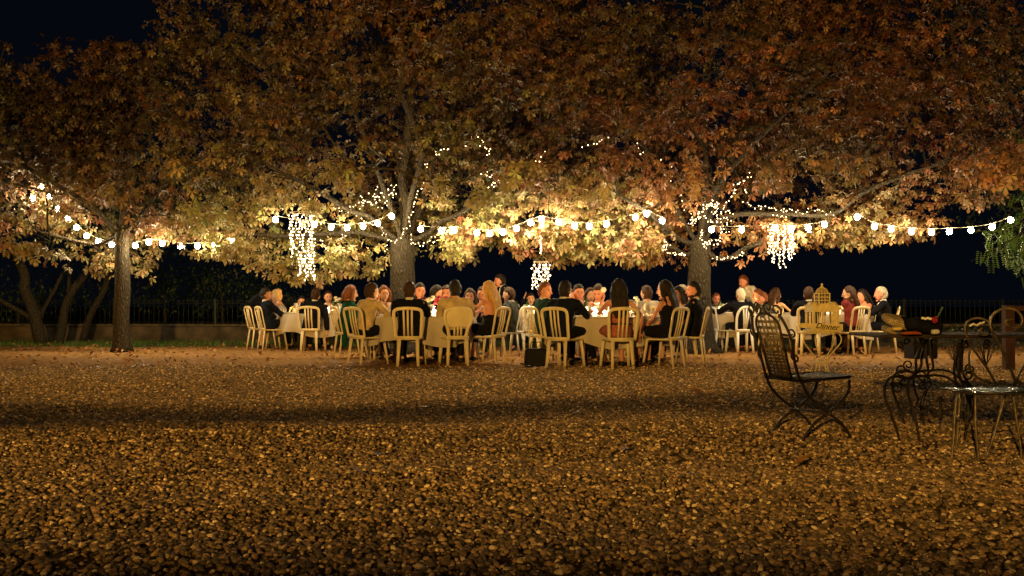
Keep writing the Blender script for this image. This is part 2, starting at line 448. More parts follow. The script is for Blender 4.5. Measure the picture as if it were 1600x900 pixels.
# ------------------------------------------------------------------ leaf clouds (numpy, one mesh)
def leaflet(L, W, droop=0.25):
    v = np.array([[0, 0, 0], [-W * .22, L * .35, -.02 * L], [W * .22, L * .35, -.02 * L], [-W * .5, L * .70, -.08 * L * droop * 4], [W * .5, L * .70, -.08 * L * droop * 4], [0, L, -droop * L]], float)
    v[1:5, 2] += 0.08 * W; v[0, 2] = 0
    f = [(0, 2, 1), (1, 2, 4, 3), (3, 4, 5)]
    return v, f

def palmate(n=5, L=.16, W=.07, spread=115, droop=0.3):
    V = []; F = []
    for k in range(n):
        a = radians(-spread + 2 * spread * k / (n - 1)); s = 1 - 0.38 * abs(2 * k / (n - 1) - 1)
        v, f = leaflet(L * s, W * s, droop)
        R = np.array([[cos(a), -sin(a), 0], [sin(a), cos(a), 0], [0, 0, 1]])
        o = len(V); V.extend((v @ R.T).tolist()); F.extend([tuple(i + o for i in q) for q in f])
    return np.array(V), F

def rand_rot(N, tilt=1.0):
    """leaf normal scattered around up by tilt"""
    yaw = rng.uniform(0, 2 * pi, N); pit = rng.normal(-0.65, 0.55 * tilt, N); rol = rng.normal(0, 0.6 * tilt, N)
    cy, sy, cp, sp, cr, sr = np.cos(yaw), np.sin(yaw), np.cos(pit), np.sin(pit), np.cos(rol), np.sin(rol)
    z = np.zeros(N); o = np.ones(N)
    Rz = np.stack([cy, -sy, z, sy, cy, z, z, z, o], -1).reshape(N, 3, 3)
    Rx = np.stack([o, z, z, z, cp, -sp, z, sp, cp], -1).reshape(N, 3, 3)
    Ry = np.stack([cr, z, sr, z, o, z, -sr, z, cr], -1).reshape(N, 3, 3)
    return Rz @ Rx @ Ry

def cloud(name, tmpl, pos, rot, scale, cols, material, parent=None):
    V, F = tmpl; N = len(pos); nv = len(V)
    W_ = np.einsum('nij,vj->nvi', rot, V) * scale[:, None, None] + pos[:, None, :]
    co = W_.reshape(-1, 3).astype(np.float32)
    lens = np.array([len(f) for f in F]); flat = np.array([i for f in F for i in f])
    idx = (flat[None, :] + (np.arange(N) * nv)[:, None]).reshape(-1).astype(np.int32)
    me = bpy.data.meshes.new(name); me.vertices.add(len(co)); me.vertices.foreach_set("co", co.ravel())
    me.loops.add(len(idx)); me.loops.foreach_set("vertex_index", idx)
    L_ = np.tile(lens, N); st = np.concatenate([[0], np.cumsum(L_)[:-1]]).astype(np.int32)
    me.polygons.add(len(L_)); me.polygons.foreach_set("loop_start", st)
    me.update(calc_edges=True)
    c4 = np.ones((N, nv, 4), np.float32); c4[:, :, :3] = cols[:, None, :]
    a = me.color_attributes.new("col", 'FLOAT_COLOR', 'POINT'); a.data.foreach_set("color", c4.ravel())
    me.materials.append(material); me.validate()
    o = bpy.data.objects.new(name, me); C.objects.link(o)
    if parent is not None: o.parent = parent
    return o

# underside of the foliage fringe behind the trunks (world x -> lowest leaf)
_fr = [(-200, 400), (0, 392), (60, 408), (100, 432), (180, 428), (205, 372), (262, 368), (285, 402), (365, 408), (395, 428), (470, 446), (560, 432), (612, 424), (655, 412), (728, 408),
       (742, 378), (792, 376), (815, 408), (860, 414), (905, 404), (945, 410), (1000, 410), (1070, 405), (1125, 412), (1170, 412), (1200, 396), (1240, 388), (1300, 378),
       (1370, 388), (1420, 378), (1490, 372), (1530, 330), (1600, 300), (1800, 300)]
_fx = np.array([(a - 800) / FPX * 18.6 for a, b in _fr]); _fz = np.array([CAMH - (b - 474) / FPX * 18.6 for a, b in _fr])
def zmin(x, y):
    back = np.interp(x, _fx, _fz)
    front = CAMH + 0.098 * y + 0.02 + 0.38 * np.sin(x * 1.1 + .6) ** 2
    t = np.clip((17.9 - y) / 0.9, 0, 1)
    t2 = np.clip((y - 20.5) / 1.5, 0, 1)
    return back * (1 - t) + np.maximum(front, back) * t + t2 * 1.0

def make_tree(name, label, base, limbs, trunk_r, crown_c, crown_r, n_att, n_leaf, pal, seed, cat='tree'):
    rg = np.random.default_rng(seed)
    root = empty(name, base, 0, label, cat, None)
    base = np.array(base)
    nodes = []; parent = []; rad = []
    def addpath(pts, par):
        for p in pts:
            nodes.append(np.array(p, float)); parent.append(par); par = len(nodes) - 1
        return par
    ends = {}
    for key, (src, pts) in limbs.items():
        par = -1 if src is None else ends[src]
        start = [] if src is None else [nodes[par]]
        cp = catmull([Vector(q) for q in start] + [Vector(q) for q in pts], 5)
        if src is not None: cp = cp[1:]
        ends[key] = addpath([tuple(q) for q in cp], par)
    nlimb = len(nodes)
    # attraction points inside the crown
    att = []
    cc = np.array(crown_c); cr = np.array(crown_r)
    while len(att) < n_att:
        d = rg.normal(size=3); d /= np.linalg.norm(d); r = rg.random() ** 0.45
        p = cc + d * r * cr
        if p[2] < zmin(p[0], p[1]) + 0.12: continue
        if p[1] < base[1] - 0.2 and abs(p[0] - base[0]) < 0.5 and p[2] < 2.9: continue
        if mnoise.noise(Vector(p * 0.6) + Vector((seed, 0, 0))) < -0.03 and rg.random() < 0.95: continue
        att.append(p)
    # hanging fringe on the underside, behind the lights
    nf = int(n_att * 0.13)
    for _ in range(nf):
        x = cc[0] + rg.uniform(-1, 1) * cr[0] * 0.97; y = rg.uniform(18.3, 20.6)
        if mnoise.noise(Vector((x * .8, y * .5, seed))) < -.05: continue
        att.append(np.array([x, y, zmin(x, y) + 0.15 + abs(rg.normal(0, 0.38))]))
    top = np.array(nodes[nlimb - 1]); A = np.array(att)
    order = np.argsort(np.linalg.norm(A - cc, axis=1)) if True else None
    NP = np.array(nodes[3:nlimb]); NI = list(range(3, nlimb))
    NPl = [tuple(q) for q in NP]
    buf = np.zeros((nlimb + 8 * len(A), 3)); cnt = 0; ids = []
    for i in NI: buf[cnt] = nodes[i]; ids.append(i); cnt += 1
    for i in order:
        p = A[i]; dd = np.linalg.norm(buf[:cnt] - p, axis=1) + 0.35 * np.maximum(0, buf[:cnt, 2] - p[2])
        j = int(np.argmin(dd)); q = buf[j].copy(); n = max(1, min(5, int(np.linalg.norm(p - q) / 0.35)))
        par = ids[j]; L = np.linalg.norm(p - q)
        for k in range(1, n + 1):
            t = k / n; s_ = q + (p - q) * t + np.array([0, 0, 0.10 * L * sin(pi * t)]) + rg.normal(size=3) * 0.05 * L * (t < 1)
            nodes.append(s_); parent.append(par); par = len(nodes) - 1; buf[cnt] = s_; ids.append(par); cnt += 1
        att[i] = s_
    n = len(nodes); wt = np.zeros(n)
    haschild = np.zeros(n, bool)
    for i in range(n):
        if parent[i] >= 0: haschild[parent[i]] = True
    for i in range(n - 1, -1, -1):
        if not haschild[i]: wt[i] = 1.0
        if parent[i] >= 0: wt[parent[i]] += wt[i]
    R = 0.0075 * wt ** 0.5
    R = np.minimum(R, trunk_r * 0.85)
    # trunk flare and minimum thickness on the hand-laid limbs
    for i in range(nlimb):
        h = nodes[i][2] - base[2]
        if parent[i] == -1 or i < ntr[name]:
            R[i] = trunk_r * (1 + (0.75 if trunk_r > .2 else .35) * math.exp(-h / 0.20)) * (1 - 0.06 * h)
        else: R[i] = max(R[i], 0.045)
    ch = {}
    for i in range(n):
        if parent[i] >= 0: ch.setdefault(parent[i], []).append(i)
    bt = MB(); bb = MB()
    # chains
    done = set(); starts = [(-1, 0)]
    while starts:
        pr, i = starts.pop(); chain = [pr] if pr >= 0 else []
        cur = i
        while True:
            chain.append(cur); c = ch.get(cur, [])
            if not c: break
            c = sorted(c, key=lambda k: -wt[k])
            for k in c[1:]: starts.append((cur, k))
            cur = c[0]
        if len(chain) < 2: continue
        pts = [Vector(nodes[k] - base) for k in chain]; rr = [float(R[k]) for k in chain]
        if pr >= 0: rr[0] = min(rr[0], rr[1] * 1.25)
        for k in range(len(rr) - 1, 0, -1):
            if rr[k - 1] > rr[k] * 1.6 and pr >= 0: rr[k - 1] = max(rr[k] * 1.6, rr[k - 1] * 0.7)
        big = max(rr) > 0.05
        (bt if i == 0 else bb).tube(pts, rr, 14 if i == 0 else (8 if big else 4), caps=True)
    # organic irregularity of the trunk
    for k, v in enumerate(bt.v):
        p = Vector(v); r0 = sqrt(p.x ** 2 + p.y ** 2)
        if p.z < 2.4:
            f = 0.035 * mnoise.noise(Vector((p.x * 4, p.y * 4, p.z * 0.9)) + Vector((seed, 0, 0))) + 0.05 * math.exp(-p.z / 0.15) * sin(5 * atan2(p.y, p.x) + seed)
            bt.v[k] = (p.x + p.x / (r0 + 1e-3) * f, p.y + p.y / (r0 + 1e-3) * f, p.z)
    bt.build("trunk", M['bark'], root)
    tag(bb.build("branches", M['bark'], root), kind='stuff')
    # leaves on the twig ends
    E = np.array(att); k = rg.integers(0, len(E), n_leaf)
    pos = E[k] + rg.normal(size=(n_leaf, 3)) * np.array([0.19, 0.19, 0.13]) - np.array([0, 0, 0.05])
    zz = zmin(pos[:, 0], pos[:, 1]); keep = (pos[:, 2] > zz) | (rg.random(n_leaf) < 0.05)
    for (bx, by, bz) in keepclear:
        keep &= ~((np.abs(pos[:, 0] - bx) < 0.13) & (pos[:, 1] < by + 0.1) & (pos[:, 1] > by - 2.2) & (np.abs(pos[:, 2] - bz) < 0.13))
    for nd in nodes[:nlimb]:
        if nd[2] < 4.6:
            rr = .13 if nd[2] > 3.0 else .17
            keep &= ~((np.hypot(pos[:, 0] - nd[0], pos[:, 2] - nd[2]) < rr) & (pos[:, 1] < nd[1] + .1) & (rg.random(n_leaf) < .85))
    pos = pos[keep]; N = len(pos)
    nz = np.array([mnoise.noise(Vector(p * 0.45) + Vector((seed * 3.1, 0, 0))) for p in pos])
    nz2 = np.array([mnoise.noise(Vector(p * 1.6)) for p in pos])
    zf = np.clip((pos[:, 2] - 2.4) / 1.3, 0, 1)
    pal = np.array(pal); # two low, two high colours; high ones darkened to paint the dim upper crown
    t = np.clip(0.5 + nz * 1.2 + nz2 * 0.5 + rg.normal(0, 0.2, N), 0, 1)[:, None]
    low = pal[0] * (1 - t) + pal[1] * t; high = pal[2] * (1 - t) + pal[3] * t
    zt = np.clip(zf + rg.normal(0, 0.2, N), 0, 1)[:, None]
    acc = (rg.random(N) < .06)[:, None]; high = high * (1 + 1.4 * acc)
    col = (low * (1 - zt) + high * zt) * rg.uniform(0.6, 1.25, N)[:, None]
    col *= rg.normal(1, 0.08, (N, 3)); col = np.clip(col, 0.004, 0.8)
    rot = rand_rot(N, 1.0)
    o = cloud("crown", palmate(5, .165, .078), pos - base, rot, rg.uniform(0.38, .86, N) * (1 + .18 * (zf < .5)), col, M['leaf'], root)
    tag(o, kind='stuff')
    return root, nodes

# bulbs: (px, py) of the photograph at the depth of the cord, so the foliage leaves them a little room
STR = {
 'left_outer': (19.6, [(63, 287), (50, 305), (77, 303), (90, 322), (105, 337), (119, 351), (135, 364), (153, 373), (174, 378)]),
 'left_inner': (19.2, [(211, 379), (232, 374), (253, 376), (281, 380), (308, 380), (335, 378), (362, 371)]),
 'mid_left': (18.1, [(430, 338), (491, 346), (517, 350), (542, 351), (567, 349), (590, 344), (612, 333)]),
 'centre': (17.9, [(657, 353), (690, 356), (709, 355), (745, 359), (765, 360), (786, 358), (807, 352), (829, 343), (846, 338), (873, 343), (898, 348), (921, 349), (948, 345), (993, 335), (1011, 329), (1035, 340)]),
 'mid_right': (18.0, [(1112, 354), (1159, 354), (1211, 351), (1237, 353), (1263, 351), (1289, 346)]),
 'right': (17.8, [(1340, 334), (1367, 349), (1393, 353), (1425, 357), (1456, 358), (1484, 357), (1518, 355), (1551, 350), (1580, 339)]),
}
keepclear = [tuple(P(x, y, Y)) for k_, (Y, l) in STR.items() for i_, (x, y) in enumerate(l) if not (k_ == 'right' and 0 < i_ < 6)]

def pl(px, py, Y): return tuple(P(px, py, Y))
ntr = {}
LX, LY = PX(190, 19.4), 19.4
CX, CY = PX(629, 18.9), 18.9
RX, RY = PX(1093, 18.9), 18.9
limbsC = {
 'trunk': (None, [(CX - .02, CY, 0), (CX + .01, CY, .6), (CX, CY, 1.2), (CX - .02, CY, 1.75), (CX, CY, 2.1)]),
 'leader': ('trunk', [pl(636, 330, 18.9), pl(628, 280, 18.9), pl(636, 215, 18.8), pl(640, 120, 18.7), pl(632, 20, 18.6)]),
 'left': ('trunk', [pl(602, 362, 18.8), pl(575, 338, 18.6), pl(545, 328, 18.3), pl(500, 300, 18.0), pl(430, 265, 17.6)]),
 'left_low': ('trunk', [pl(598, 372, 18.9), pl(555, 363, 18.9), pl(500, 366, 18.9), pl(440, 369, 18.9), pl(400, 366, 18.9)]),
 'right': ('trunk', [pl(668, 366, 18.8), pl(690, 345, 18.7), pl(725, 330, 18.5), pl(775, 285, 18.2), pl(830, 240, 17.9)]),
 'upright': ('trunk', [pl(655, 330, 19.2), pl(672, 270, 19.3), pl(700, 190, 19.4), pl(735, 90, 19.5)]),
 'upleft': ('trunk', [pl(612, 330, 18.6), pl(590, 270, 18.2), pl(560, 190, 17.6), pl(520, 110, 17.0)]),
 'front': ('trunk', [(CX + .2, CY - .5, 2.9), (CX + .5, CY - 1.7, 3.6), (CX + .3, CY - 3.2, 4.3)]),
 'back': ('trunk', [(CX - .1, CY + .7, 2.9), (CX - .4, CY + 2.0, 3.8), (CX + .3, CY + 3.4, 4.6)]),
}
ntr['chestnut_tree'] = 21
limbsR = {
 'trunk': (None, [(RX + .03, RY, 0), (RX, RY, .6), (RX - .02, RY, 1.2), (RX, RY, 1.7), (RX, RY, 2.05)]),
 'leader': ('trunk', [pl(1098, 320, 18.9), pl(1104, 260, 18.9), pl(1100, 180, 18.8), pl(1110, 90, 18.7), pl(1100, 10, 18.6)]),
 'left': ('trunk', [pl(1070, 350, 18.8), pl(1050, 310, 18.7), pl(1036, 265, 18.5), pl(1005, 225, 18.2), pl(985, 160, 17.9)]),
 'left_low': ('trunk', [pl(1075, 398, 18.8), pl(1052, 388, 18.6), pl(1038, 385, 18.4)]),
 'left_mid': ('trunk', [pl(1065, 375, 18.7), pl(1035, 352, 18.5), pl(1010, 330, 18.2), pl(960, 300, 17.8)]),
 'right': ('trunk', [pl(1120, 350, 18.8), pl(1150, 335, 18.6), pl(1220, 334, 18.5), pl(1300, 334, 18.4), pl(1350, 300, 18.3), pl(1420, 270, 18.1)]),
 'right_low': ('trunk', [pl(1118, 403, 18.7), pl(1145, 402, 18.6), pl(1165, 388, 18.5), pl(1190, 380, 18.4)]),
 'upright': ('trunk', [pl(1120, 300, 19.1), pl(1148, 230, 19.2), pl(1185, 140, 19.2), pl(1230, 50, 19.2)]),
 'front': ('trunk', [(RX + .1, RY - .5, 2.9), (RX + .6, RY - 1.8, 3.7), (RX + 1.2, RY - 3.3, 4.4)]),
 'back': ('trunk', [(RX + .1, RY + .7, 2.9), (RX - .4, RY + 2.0, 3.8), (RX + .8, RY + 3.4, 4.6)]),
}
limbsL = {
 'trunk': (None, [(LX, LY, 0), (LX - .02, LY, .6), (LX + .01, LY, 1.2), (LX, LY, 1.8), (LX, LY, 2.3)]),
 'leader': ('trunk', [pl(194, 320, 19.4), pl(203, 260, 19.3), pl(215, 195, 19.2), pl(240, 150, 19.2), pl(250, 60, 19.2)]),
 'right': ('trunk', [pl(212, 345, 19.3), pl(245, 300, 19.1), pl(270, 240, 19.0), pl(275, 170, 18.9)]),
 'left': ('trunk', [pl(172, 350, 19.3), pl(140, 320, 19.1), pl(90, 290, 18.9), pl(20, 250, 18.6)]),
 'left_low': ('trunk', [pl(176, 372, 19.5), pl(150, 382, 19.6), pl(110, 375, 19.7), pl(60, 362, 19.8)]),
 'back': ('trunk', [(LX, LY + .6, 2.9), (LX + .3, LY + 1.6, 3.6)]),
}
palC = [(0.24, 0.23, 0.08), (0.42, 0.33, 0.14), (0.042, 0.031, 0.015), (0.085, 0.038, 0.017)]  # autumn hues; upper pair darkened so bulb light seems to fade upward
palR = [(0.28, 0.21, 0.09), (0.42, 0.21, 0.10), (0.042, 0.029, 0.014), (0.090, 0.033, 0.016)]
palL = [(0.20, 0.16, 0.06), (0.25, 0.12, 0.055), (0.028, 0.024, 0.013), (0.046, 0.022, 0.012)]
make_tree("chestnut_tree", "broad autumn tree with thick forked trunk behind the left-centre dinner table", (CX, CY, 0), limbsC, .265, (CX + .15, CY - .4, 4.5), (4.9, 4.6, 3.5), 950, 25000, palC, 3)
ntr['chestnut_tree.001'] = 21
ntr['autumn_tree'] = 21
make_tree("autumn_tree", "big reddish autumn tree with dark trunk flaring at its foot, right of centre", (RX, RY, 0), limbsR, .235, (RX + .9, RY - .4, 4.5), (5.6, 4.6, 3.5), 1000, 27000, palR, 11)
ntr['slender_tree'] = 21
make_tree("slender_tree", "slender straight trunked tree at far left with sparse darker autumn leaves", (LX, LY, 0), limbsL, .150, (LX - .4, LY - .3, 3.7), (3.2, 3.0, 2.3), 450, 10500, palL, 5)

# ------------------------------------------------------------------ wall, fence, grass, far planting
def build_fence_and_wall():
    Yw = 24.3
    r = empty("low_wall", (0, Yw, 0), 0, "low rendered garden wall running behind the lawn under the iron fence", "wall")
    mb = MB()
    n = 80; xs = np.linspace(-17, 17, n)
    for i, x in enumerate(xs[:-1]):
        pass
    vs = []; fs = []
    prof = [(-.17, 0), (-.15, .14), (-.14, .30), (-.14, .40), (.14, .40), (.15, 0)]
    for x in xs:
        for (y, z) in prof:
            q = 0.02 * mnoise.noise(Vector((x * 1.2, y * 3, z * 4)))
            vs.append((x, y + q, z + q * .6))
    k = len(prof)
    for i in range(n - 1):
        for j in range(k - 1): fs.append((i * k + j, (i + 1) * k + j, (i + 1) * k + j + 1, i * k + j + 1))
    mb.add(vs, fs); mb.build("wall_body", M['wall'], r)
    cs = MB().box((0, 0, 0), (1.30, .36, .05)).mesh("coping_stone", M['coping'], False)
    for i in range(26):
        o = bpy.data.objects.new("coping_stone", cs); C.objects.link(o); o.parent = r
        o.location = (-17 + 1.308 * i + .65, random.uniform(-.006, .006), .428 + random.uniform(-.004, .004)); o.rotation_euler = (0, 0, random.uniform(-.006, .006))
    f = empty("iron_fence", (0, Yw, .452), 0, "dark wrought iron fence with thin pales standing on the low wall", "fence")
    ra = MB().tube([(-17, 0, .04), (17, 0, .04)], .012, 4).build("rail", M['fence'], f)
    rb = MB().tube([(-17, 0, .50), (17, 0, .50)], .012, 4).build("rail", M['fence'], f)
    pm = MB(); pm.tube([(0, 0, -.01), (0, 0, .54)], .009, 5); pm.tube([(0, 0, .54), (0, 0, .565), (0, 0, .60)], [.009, .017, .001], 5)
    pm = pm.mesh("pale", M['fence'])
    bw = MB(); bw.tube([(.06 - .058 * cos(t), 0.0, .51 + .055 * sin(t)) for t in np.linspace(0, pi, 7)], .005, 4)
    bw = bw.mesh("bow", M['fence'])
    x = -16.9; i = 0
    while x < 16.9:
        if i % 20 != 0 or True:
            if i < 290:
                o = bpy.data.objects.new("pale", pm); C.objects.link(o); o.parent = f; o.location = (x, 0.001 * (i % 3), 0)
        if i % 20 == 0:
            MB().box((0, 0, .30), (.05, .05, .62)).build("fence_post", M['fence'], f, False).location = (x + .06, 0, 0)
        x += .12; i += 1
    allb = MB(); x = -16.9
    while x < 16.8:
        allb.tube([(x + .06 - .058 * cos(t), 0.012, .51 + .055 * sin(t)) for t in np.linspace(0, pi, 7)], .005, 4, caps=False); x += .12
    tag(allb.build("arch_tracery", M['fence'], f), kind='stuff')
build_fence_and_wall()

def flat_leaf(n=1, L=.1, W=.05): return leaflet(L, W, .2)
def build_ground_litter():
    # fallen leaves on the earth under the trees
    N = 5200
    x = rng.uniform(-11, 11, N); y = rng.uniform(13.6, 23, N); keep = (rng.random(N) < np.clip((y - 13) / 3, .12, 1)) & (np.abs(x) < .56 * y)
    x, y = x[keep], y[keep]; x = np.concatenate([x, rng.uniform(-6, 6, 90)]); y = np.concatenate([y, rng.uniform(5, 14, 90)]); n = len(x)
    pos = np.stack([x, y, np.where(y < 14.5, .04, .012) + rng.random(n) * .012], -1)
    z = rng.uniform(0, 2 * pi, n); t = rng.normal(0, .28, n)
    R = np.zeros((n, 3, 3)); cz, sz, ct, st = np.cos(z), np.sin(z), np.cos(t), np.sin(t)
    R[:, 0, 0] = cz; R[:, 0, 1] = -sz * ct; R[:, 0, 2] = sz * st; R[:, 1, 0] = sz; R[:, 1, 1] = cz * ct; R[:, 1, 2] = -cz * st; R[:, 2, 1] = st; R[:, 2, 2] = ct
    t = rng.random(n)[:, None]
    col = np.array([.55, .26, .08]) * t + np.array([.16, .07, .03]) * (1 - t)
    pos[:, 2] += np.abs(st_ := st) * .04
    o = cloud("fallen_leaves", leaflet(.12, .06, -.15), pos, R, rng.uniform(.5, 1.15, n), col * rng.uniform(.6, 1.2, (n, 1)), M['fallen'])
    tag(o, "brown and ochre fallen leaves lying on the earth under the trees", "fallen leaves", kind='stuff')
    # grass strip in front of the wall
    N = 26000
    x = rng.uniform(-13.5, 13.5, N); y = 21.3 + 2.8 * rng.random(N) ** .8
    keep = rng.random(N) < np.clip((y - 21.0) / .9 + .3 * np.sin(x * 1.3), .05, 1)
    x, y = x[keep], y[keep]; n = len(x)
    h = rng.uniform(.5, 1.3, n)
    v = np.array([[-.006, 0, 0], [.006, 0, 0], [.004, .012, .045], [0, .03, .085], [-.004, .012, .045]]) * 1.0
    f = [(0, 1, 2, 4), (4, 2, 3)]
    z = rng.uniform(0, 2 * pi, n); R = np.zeros((n, 3, 3)); R[:, 0, 0] = np.cos(z); R[:, 0, 1] = -np.sin(z); R[:, 1, 0] = np.sin(z); R[:, 1, 1] = np.cos(z); R[:, 2, 2] = 1
    t = rng.random(n)[:, None]
    o = cloud("grass", (v, f), np.stack([x, y, np.zeros(n)], -1), R, h, np.array([.05, .13, .02]) * t + np.array([.12, .17, .04]) * (1 - t), M['grass'])
    tag(o, "short green lawn strip growing in front of the low wall", "grass", kind='stuff')
build_ground_litter()

def simple_cloud(name, centers, radii, n, L, W, cols, material, parent=None, tilt=1.3):
    ce = np.array(centers); ra = np.array(radii); k = rng.integers(0, len(ce), n)
    d = rng.normal(size=(n, 3)); d /= np.linalg.norm(d, axis=1)[:, None]
    pos = ce[k] + d * (rng.random(n) ** .42)[:, None] * ra[k]
    nz = np.array([mnoise.noise(Vector(p * 1.1)) for p in pos]); keep = nz > -.28; pos = pos[keep]; n = len(pos)
    t = rng.random(n)[:, None]
    col = (np.array(cols[0]) * t + np.array(cols[1]) * (1 - t)) * rng.uniform(.6, 1.3, (n, 1))
    o = cloud(name, leaflet(L, W, .3), pos, rand_rot(n, tilt), rng.uniform(.6, 1.25, n), col, material, parent)
    return tag(o, kind='stuff')

# dark many-stemmed tree at far left in front of the wall
def stem_tree(name, label, base, stems, crown, n, seed):
    r = empty(name, base, 0, label, "tree")
    b = Vector(base)
    for i, (pts, r0, r1) in enumerate(stems):
        q = catmull([Vector(p) - b for p in pts], 5); L = len(q)
        q = [p + Vector((mnoise.noise(p * 1.5 + Vector((seed, i, 0))), 0, 0)) * .07 for p in q]
        MB().tube(q, [r0 + (r1 - r0) * k / (L - 1) for k in range(L)], 9).build("trunk", M['bark_dark'], r)
    simple_cloud("crown", [np.array(c) - np.array(base) for c, _ in crown], [rr for _, rr in crown], n, .11, .055, ((.035, .06, .02), (.06, .075, .025)), M['leaf_dark'], r)
    return r
Yt = 22.6
stem_tree("shade_tree", "dark tree with several leaning stems in front of the wall at far left", (PX(68, Yt), Yt, 0), [
    ([pl(66, 538, Yt), pl(58, 500, Yt), pl(40, 455, Yt), pl(38, 430, Yt), pl(22, 395, Yt), pl(14, 350, Yt)], .15, .08),
    ([pl(56, 500, Yt), pl(30, 485, Yt), pl(0, 468, Yt)], .07, .05),
    ([pl(60, 505, Yt), pl(80, 460, Yt + .4), pl(112, 400, Yt + .5)], .05, .03)],
    [((PX(20, Yt), Yt, 3.2), (2.2, 1.6, 1.3)), ((PX(90, Yt), Yt + .8, 4.2), (2.4, 1.4, 1.5))], 3500, 1)
stem_tree("shade_tree", "dark tree whose single stem leans right beside the slender tree's trunk", (PX(94, Yt + .4), Yt + .4, 0), [
    ([pl(92, 535, Yt + .4), pl(98, 500, Yt + .4), pl(112, 462, Yt + .4), pl(134, 425, Yt + .4), pl(152, 385, Yt + .2)], .11, .07),
    ([pl(110, 465, Yt + .4), pl(106, 430, Yt + .6), pl(110, 390, Yt + .6)], .05, .03)],
    [((PX(150, Yt), Yt + .4, 3.4), (2.0, 1.6, 1.4))], 2500, 2)
stem_tree("shade_tree", "faint dark tree leaning right just behind the slender trunk", (PX(132, Yt + .9), Yt + .9, 0), [
    ([pl(130, 532, Yt + .9), pl(140, 495, Yt + .9), pl(160, 455, Yt + .9), pl(185, 405, Yt + .7)], .09, .06)],
    [((PX(230, Yt), Yt + 1.2, 3.3), (2.0, 1.4, 1.2))], 2000, 3)
stem_tree("shade_tree", "dark tree at the far right edge whose foliage fills the night behind the acacia", (12.6, 21.5, 0), [
    ([(12.6, 21.5, 0), (12.3, 21.5, 2), (10.5, 21.4, 4)], .2, .12), ([(12.35, 21.5, 1.8), (10.8, 21.3, 3), (9.6, 21.2, 4.2)], .1, .05)],
    [((10.2, 21.3, 4.6), (2.2, 1.8, 2.2)), ((9.6, 21.0, 6.4), (2.0, 1.6, 1.6)), ((11.0, 21.0, 3.2), (1.4, 1.4, 1.2))], 5200, 7)
for i, (px, py, rx, rz, lab) in enumerate([
    (60, 455, 1.7, 1.1, "dark evergreen shrub behind the fence at far left"),
    (255, 425, 1.9, 1.0, "dim green shrub behind the fence right of the slender tree"),
    (345, 440, 1.8, 0.9, "dim shrub behind the fence left of the first dinner table"),
    (480, 470, 1.6, .7, "low dark shrub beyond the fence behind the leftmost dinner table")]):
    Y = 26.2; c = P(px, py, Y)
    r = empty("evergreen_shrub", (c.x, Y, 0), 0, lab, "shrub", "dark shrubs beyond the fence")
    MB().tube([(0, 0, 0), (.05, 0, .5), (0, 0, c.z)], [.07, .05, .02], 7).build("stem", M['bark_dark'], r)
    simple_cloud("foliage", [(0, 0, c.z), (.5 * rx, 0, c.z - .3), (-.5 * rx, .2, c.z - .35)], [(rx, .9, rz), (rx * .7, .7, rz * .8), (rx * .7, .7, rz * .8)], 2600, .10, .045, ((.015, .038, .014), (.028, .045, .017)), M['leaf_dark'], r)

# pinnate green tree reaching in from the right
def acacia():
    base = np.array([PX(1770, 16.6), 16.6, 0.0])
    r = empty("acacia_tree", tuple(base), 0, "fresh green feathery leaved tree reaching in at the right edge", "tree")
    MB().tube([(0, 0, 0), (.05, 0, 1.2), (-.1, 0, 2.4), (-.3, 0, 3.6)], [.16, .12, .1, .06], 9).build("trunk", M['bark_dark'], r)
    bb = MB(); fr = []
    for i in range(34):
        ex, ey = rng.uniform(1492, 1680), rng.uniform(352, 432) if i % 3 else rng.uniform(60, 330)
        e = P(ex if ey > 330 else max(ex, 1545), ey, rng.uniform(16.0, 17.4)) - Vector(base)
        s_ = Vector((-.1, 0, 1.6 + .5 * e.z if e.z < 3 else 3.0)); md = (s_ + e) / 2 + Vector((0, 0, .25))
        q = catmull([s_, md, e], 6); bb.tube(q, [.02 + .0 * k for k in range(len(q) - 4)] + [.012, .009, .006, .003], 5)
        for _ in range(40 if ey > 330 else 14):
            t = random.uniform(.35, 1); p = q[int(t * (len(q) - 1))] + Vector(rng.normal(size=3)) * .13; fr.append(tuple(p))
    tag(bb.build("branches", M['bark_dark'], r), kind='stuff')
    V = []; F = []
    for k in range(7):
        for sgn in (-1, 1):
            v, f = leaflet(.045, .02, .2); a = sgn * radians(65); R = np.array([[cos(a), -sin(a), 0], [sin(a), cos(a), 0], [0, 0, 1]])
            v = v @ R.T + np.array([0, .02 + k * .028, -.010 * k]); o = len(V); V.extend(v.tolist()); F.extend([tuple(i + o for i in q) for q in f])
    n = len(fr); t = rng.random(n)[:, None]
    o = cloud("crown", (np.array(V), F), np.array(fr), rand_rot(n, .9), rng.uniform(.8, 1.4, n), np.array([.05, .12, .018]) * t + np.array([.09, .15, .03]) * (1 - t), M['leaf'], r)
    tag(o, kind='stuff')
acacia()

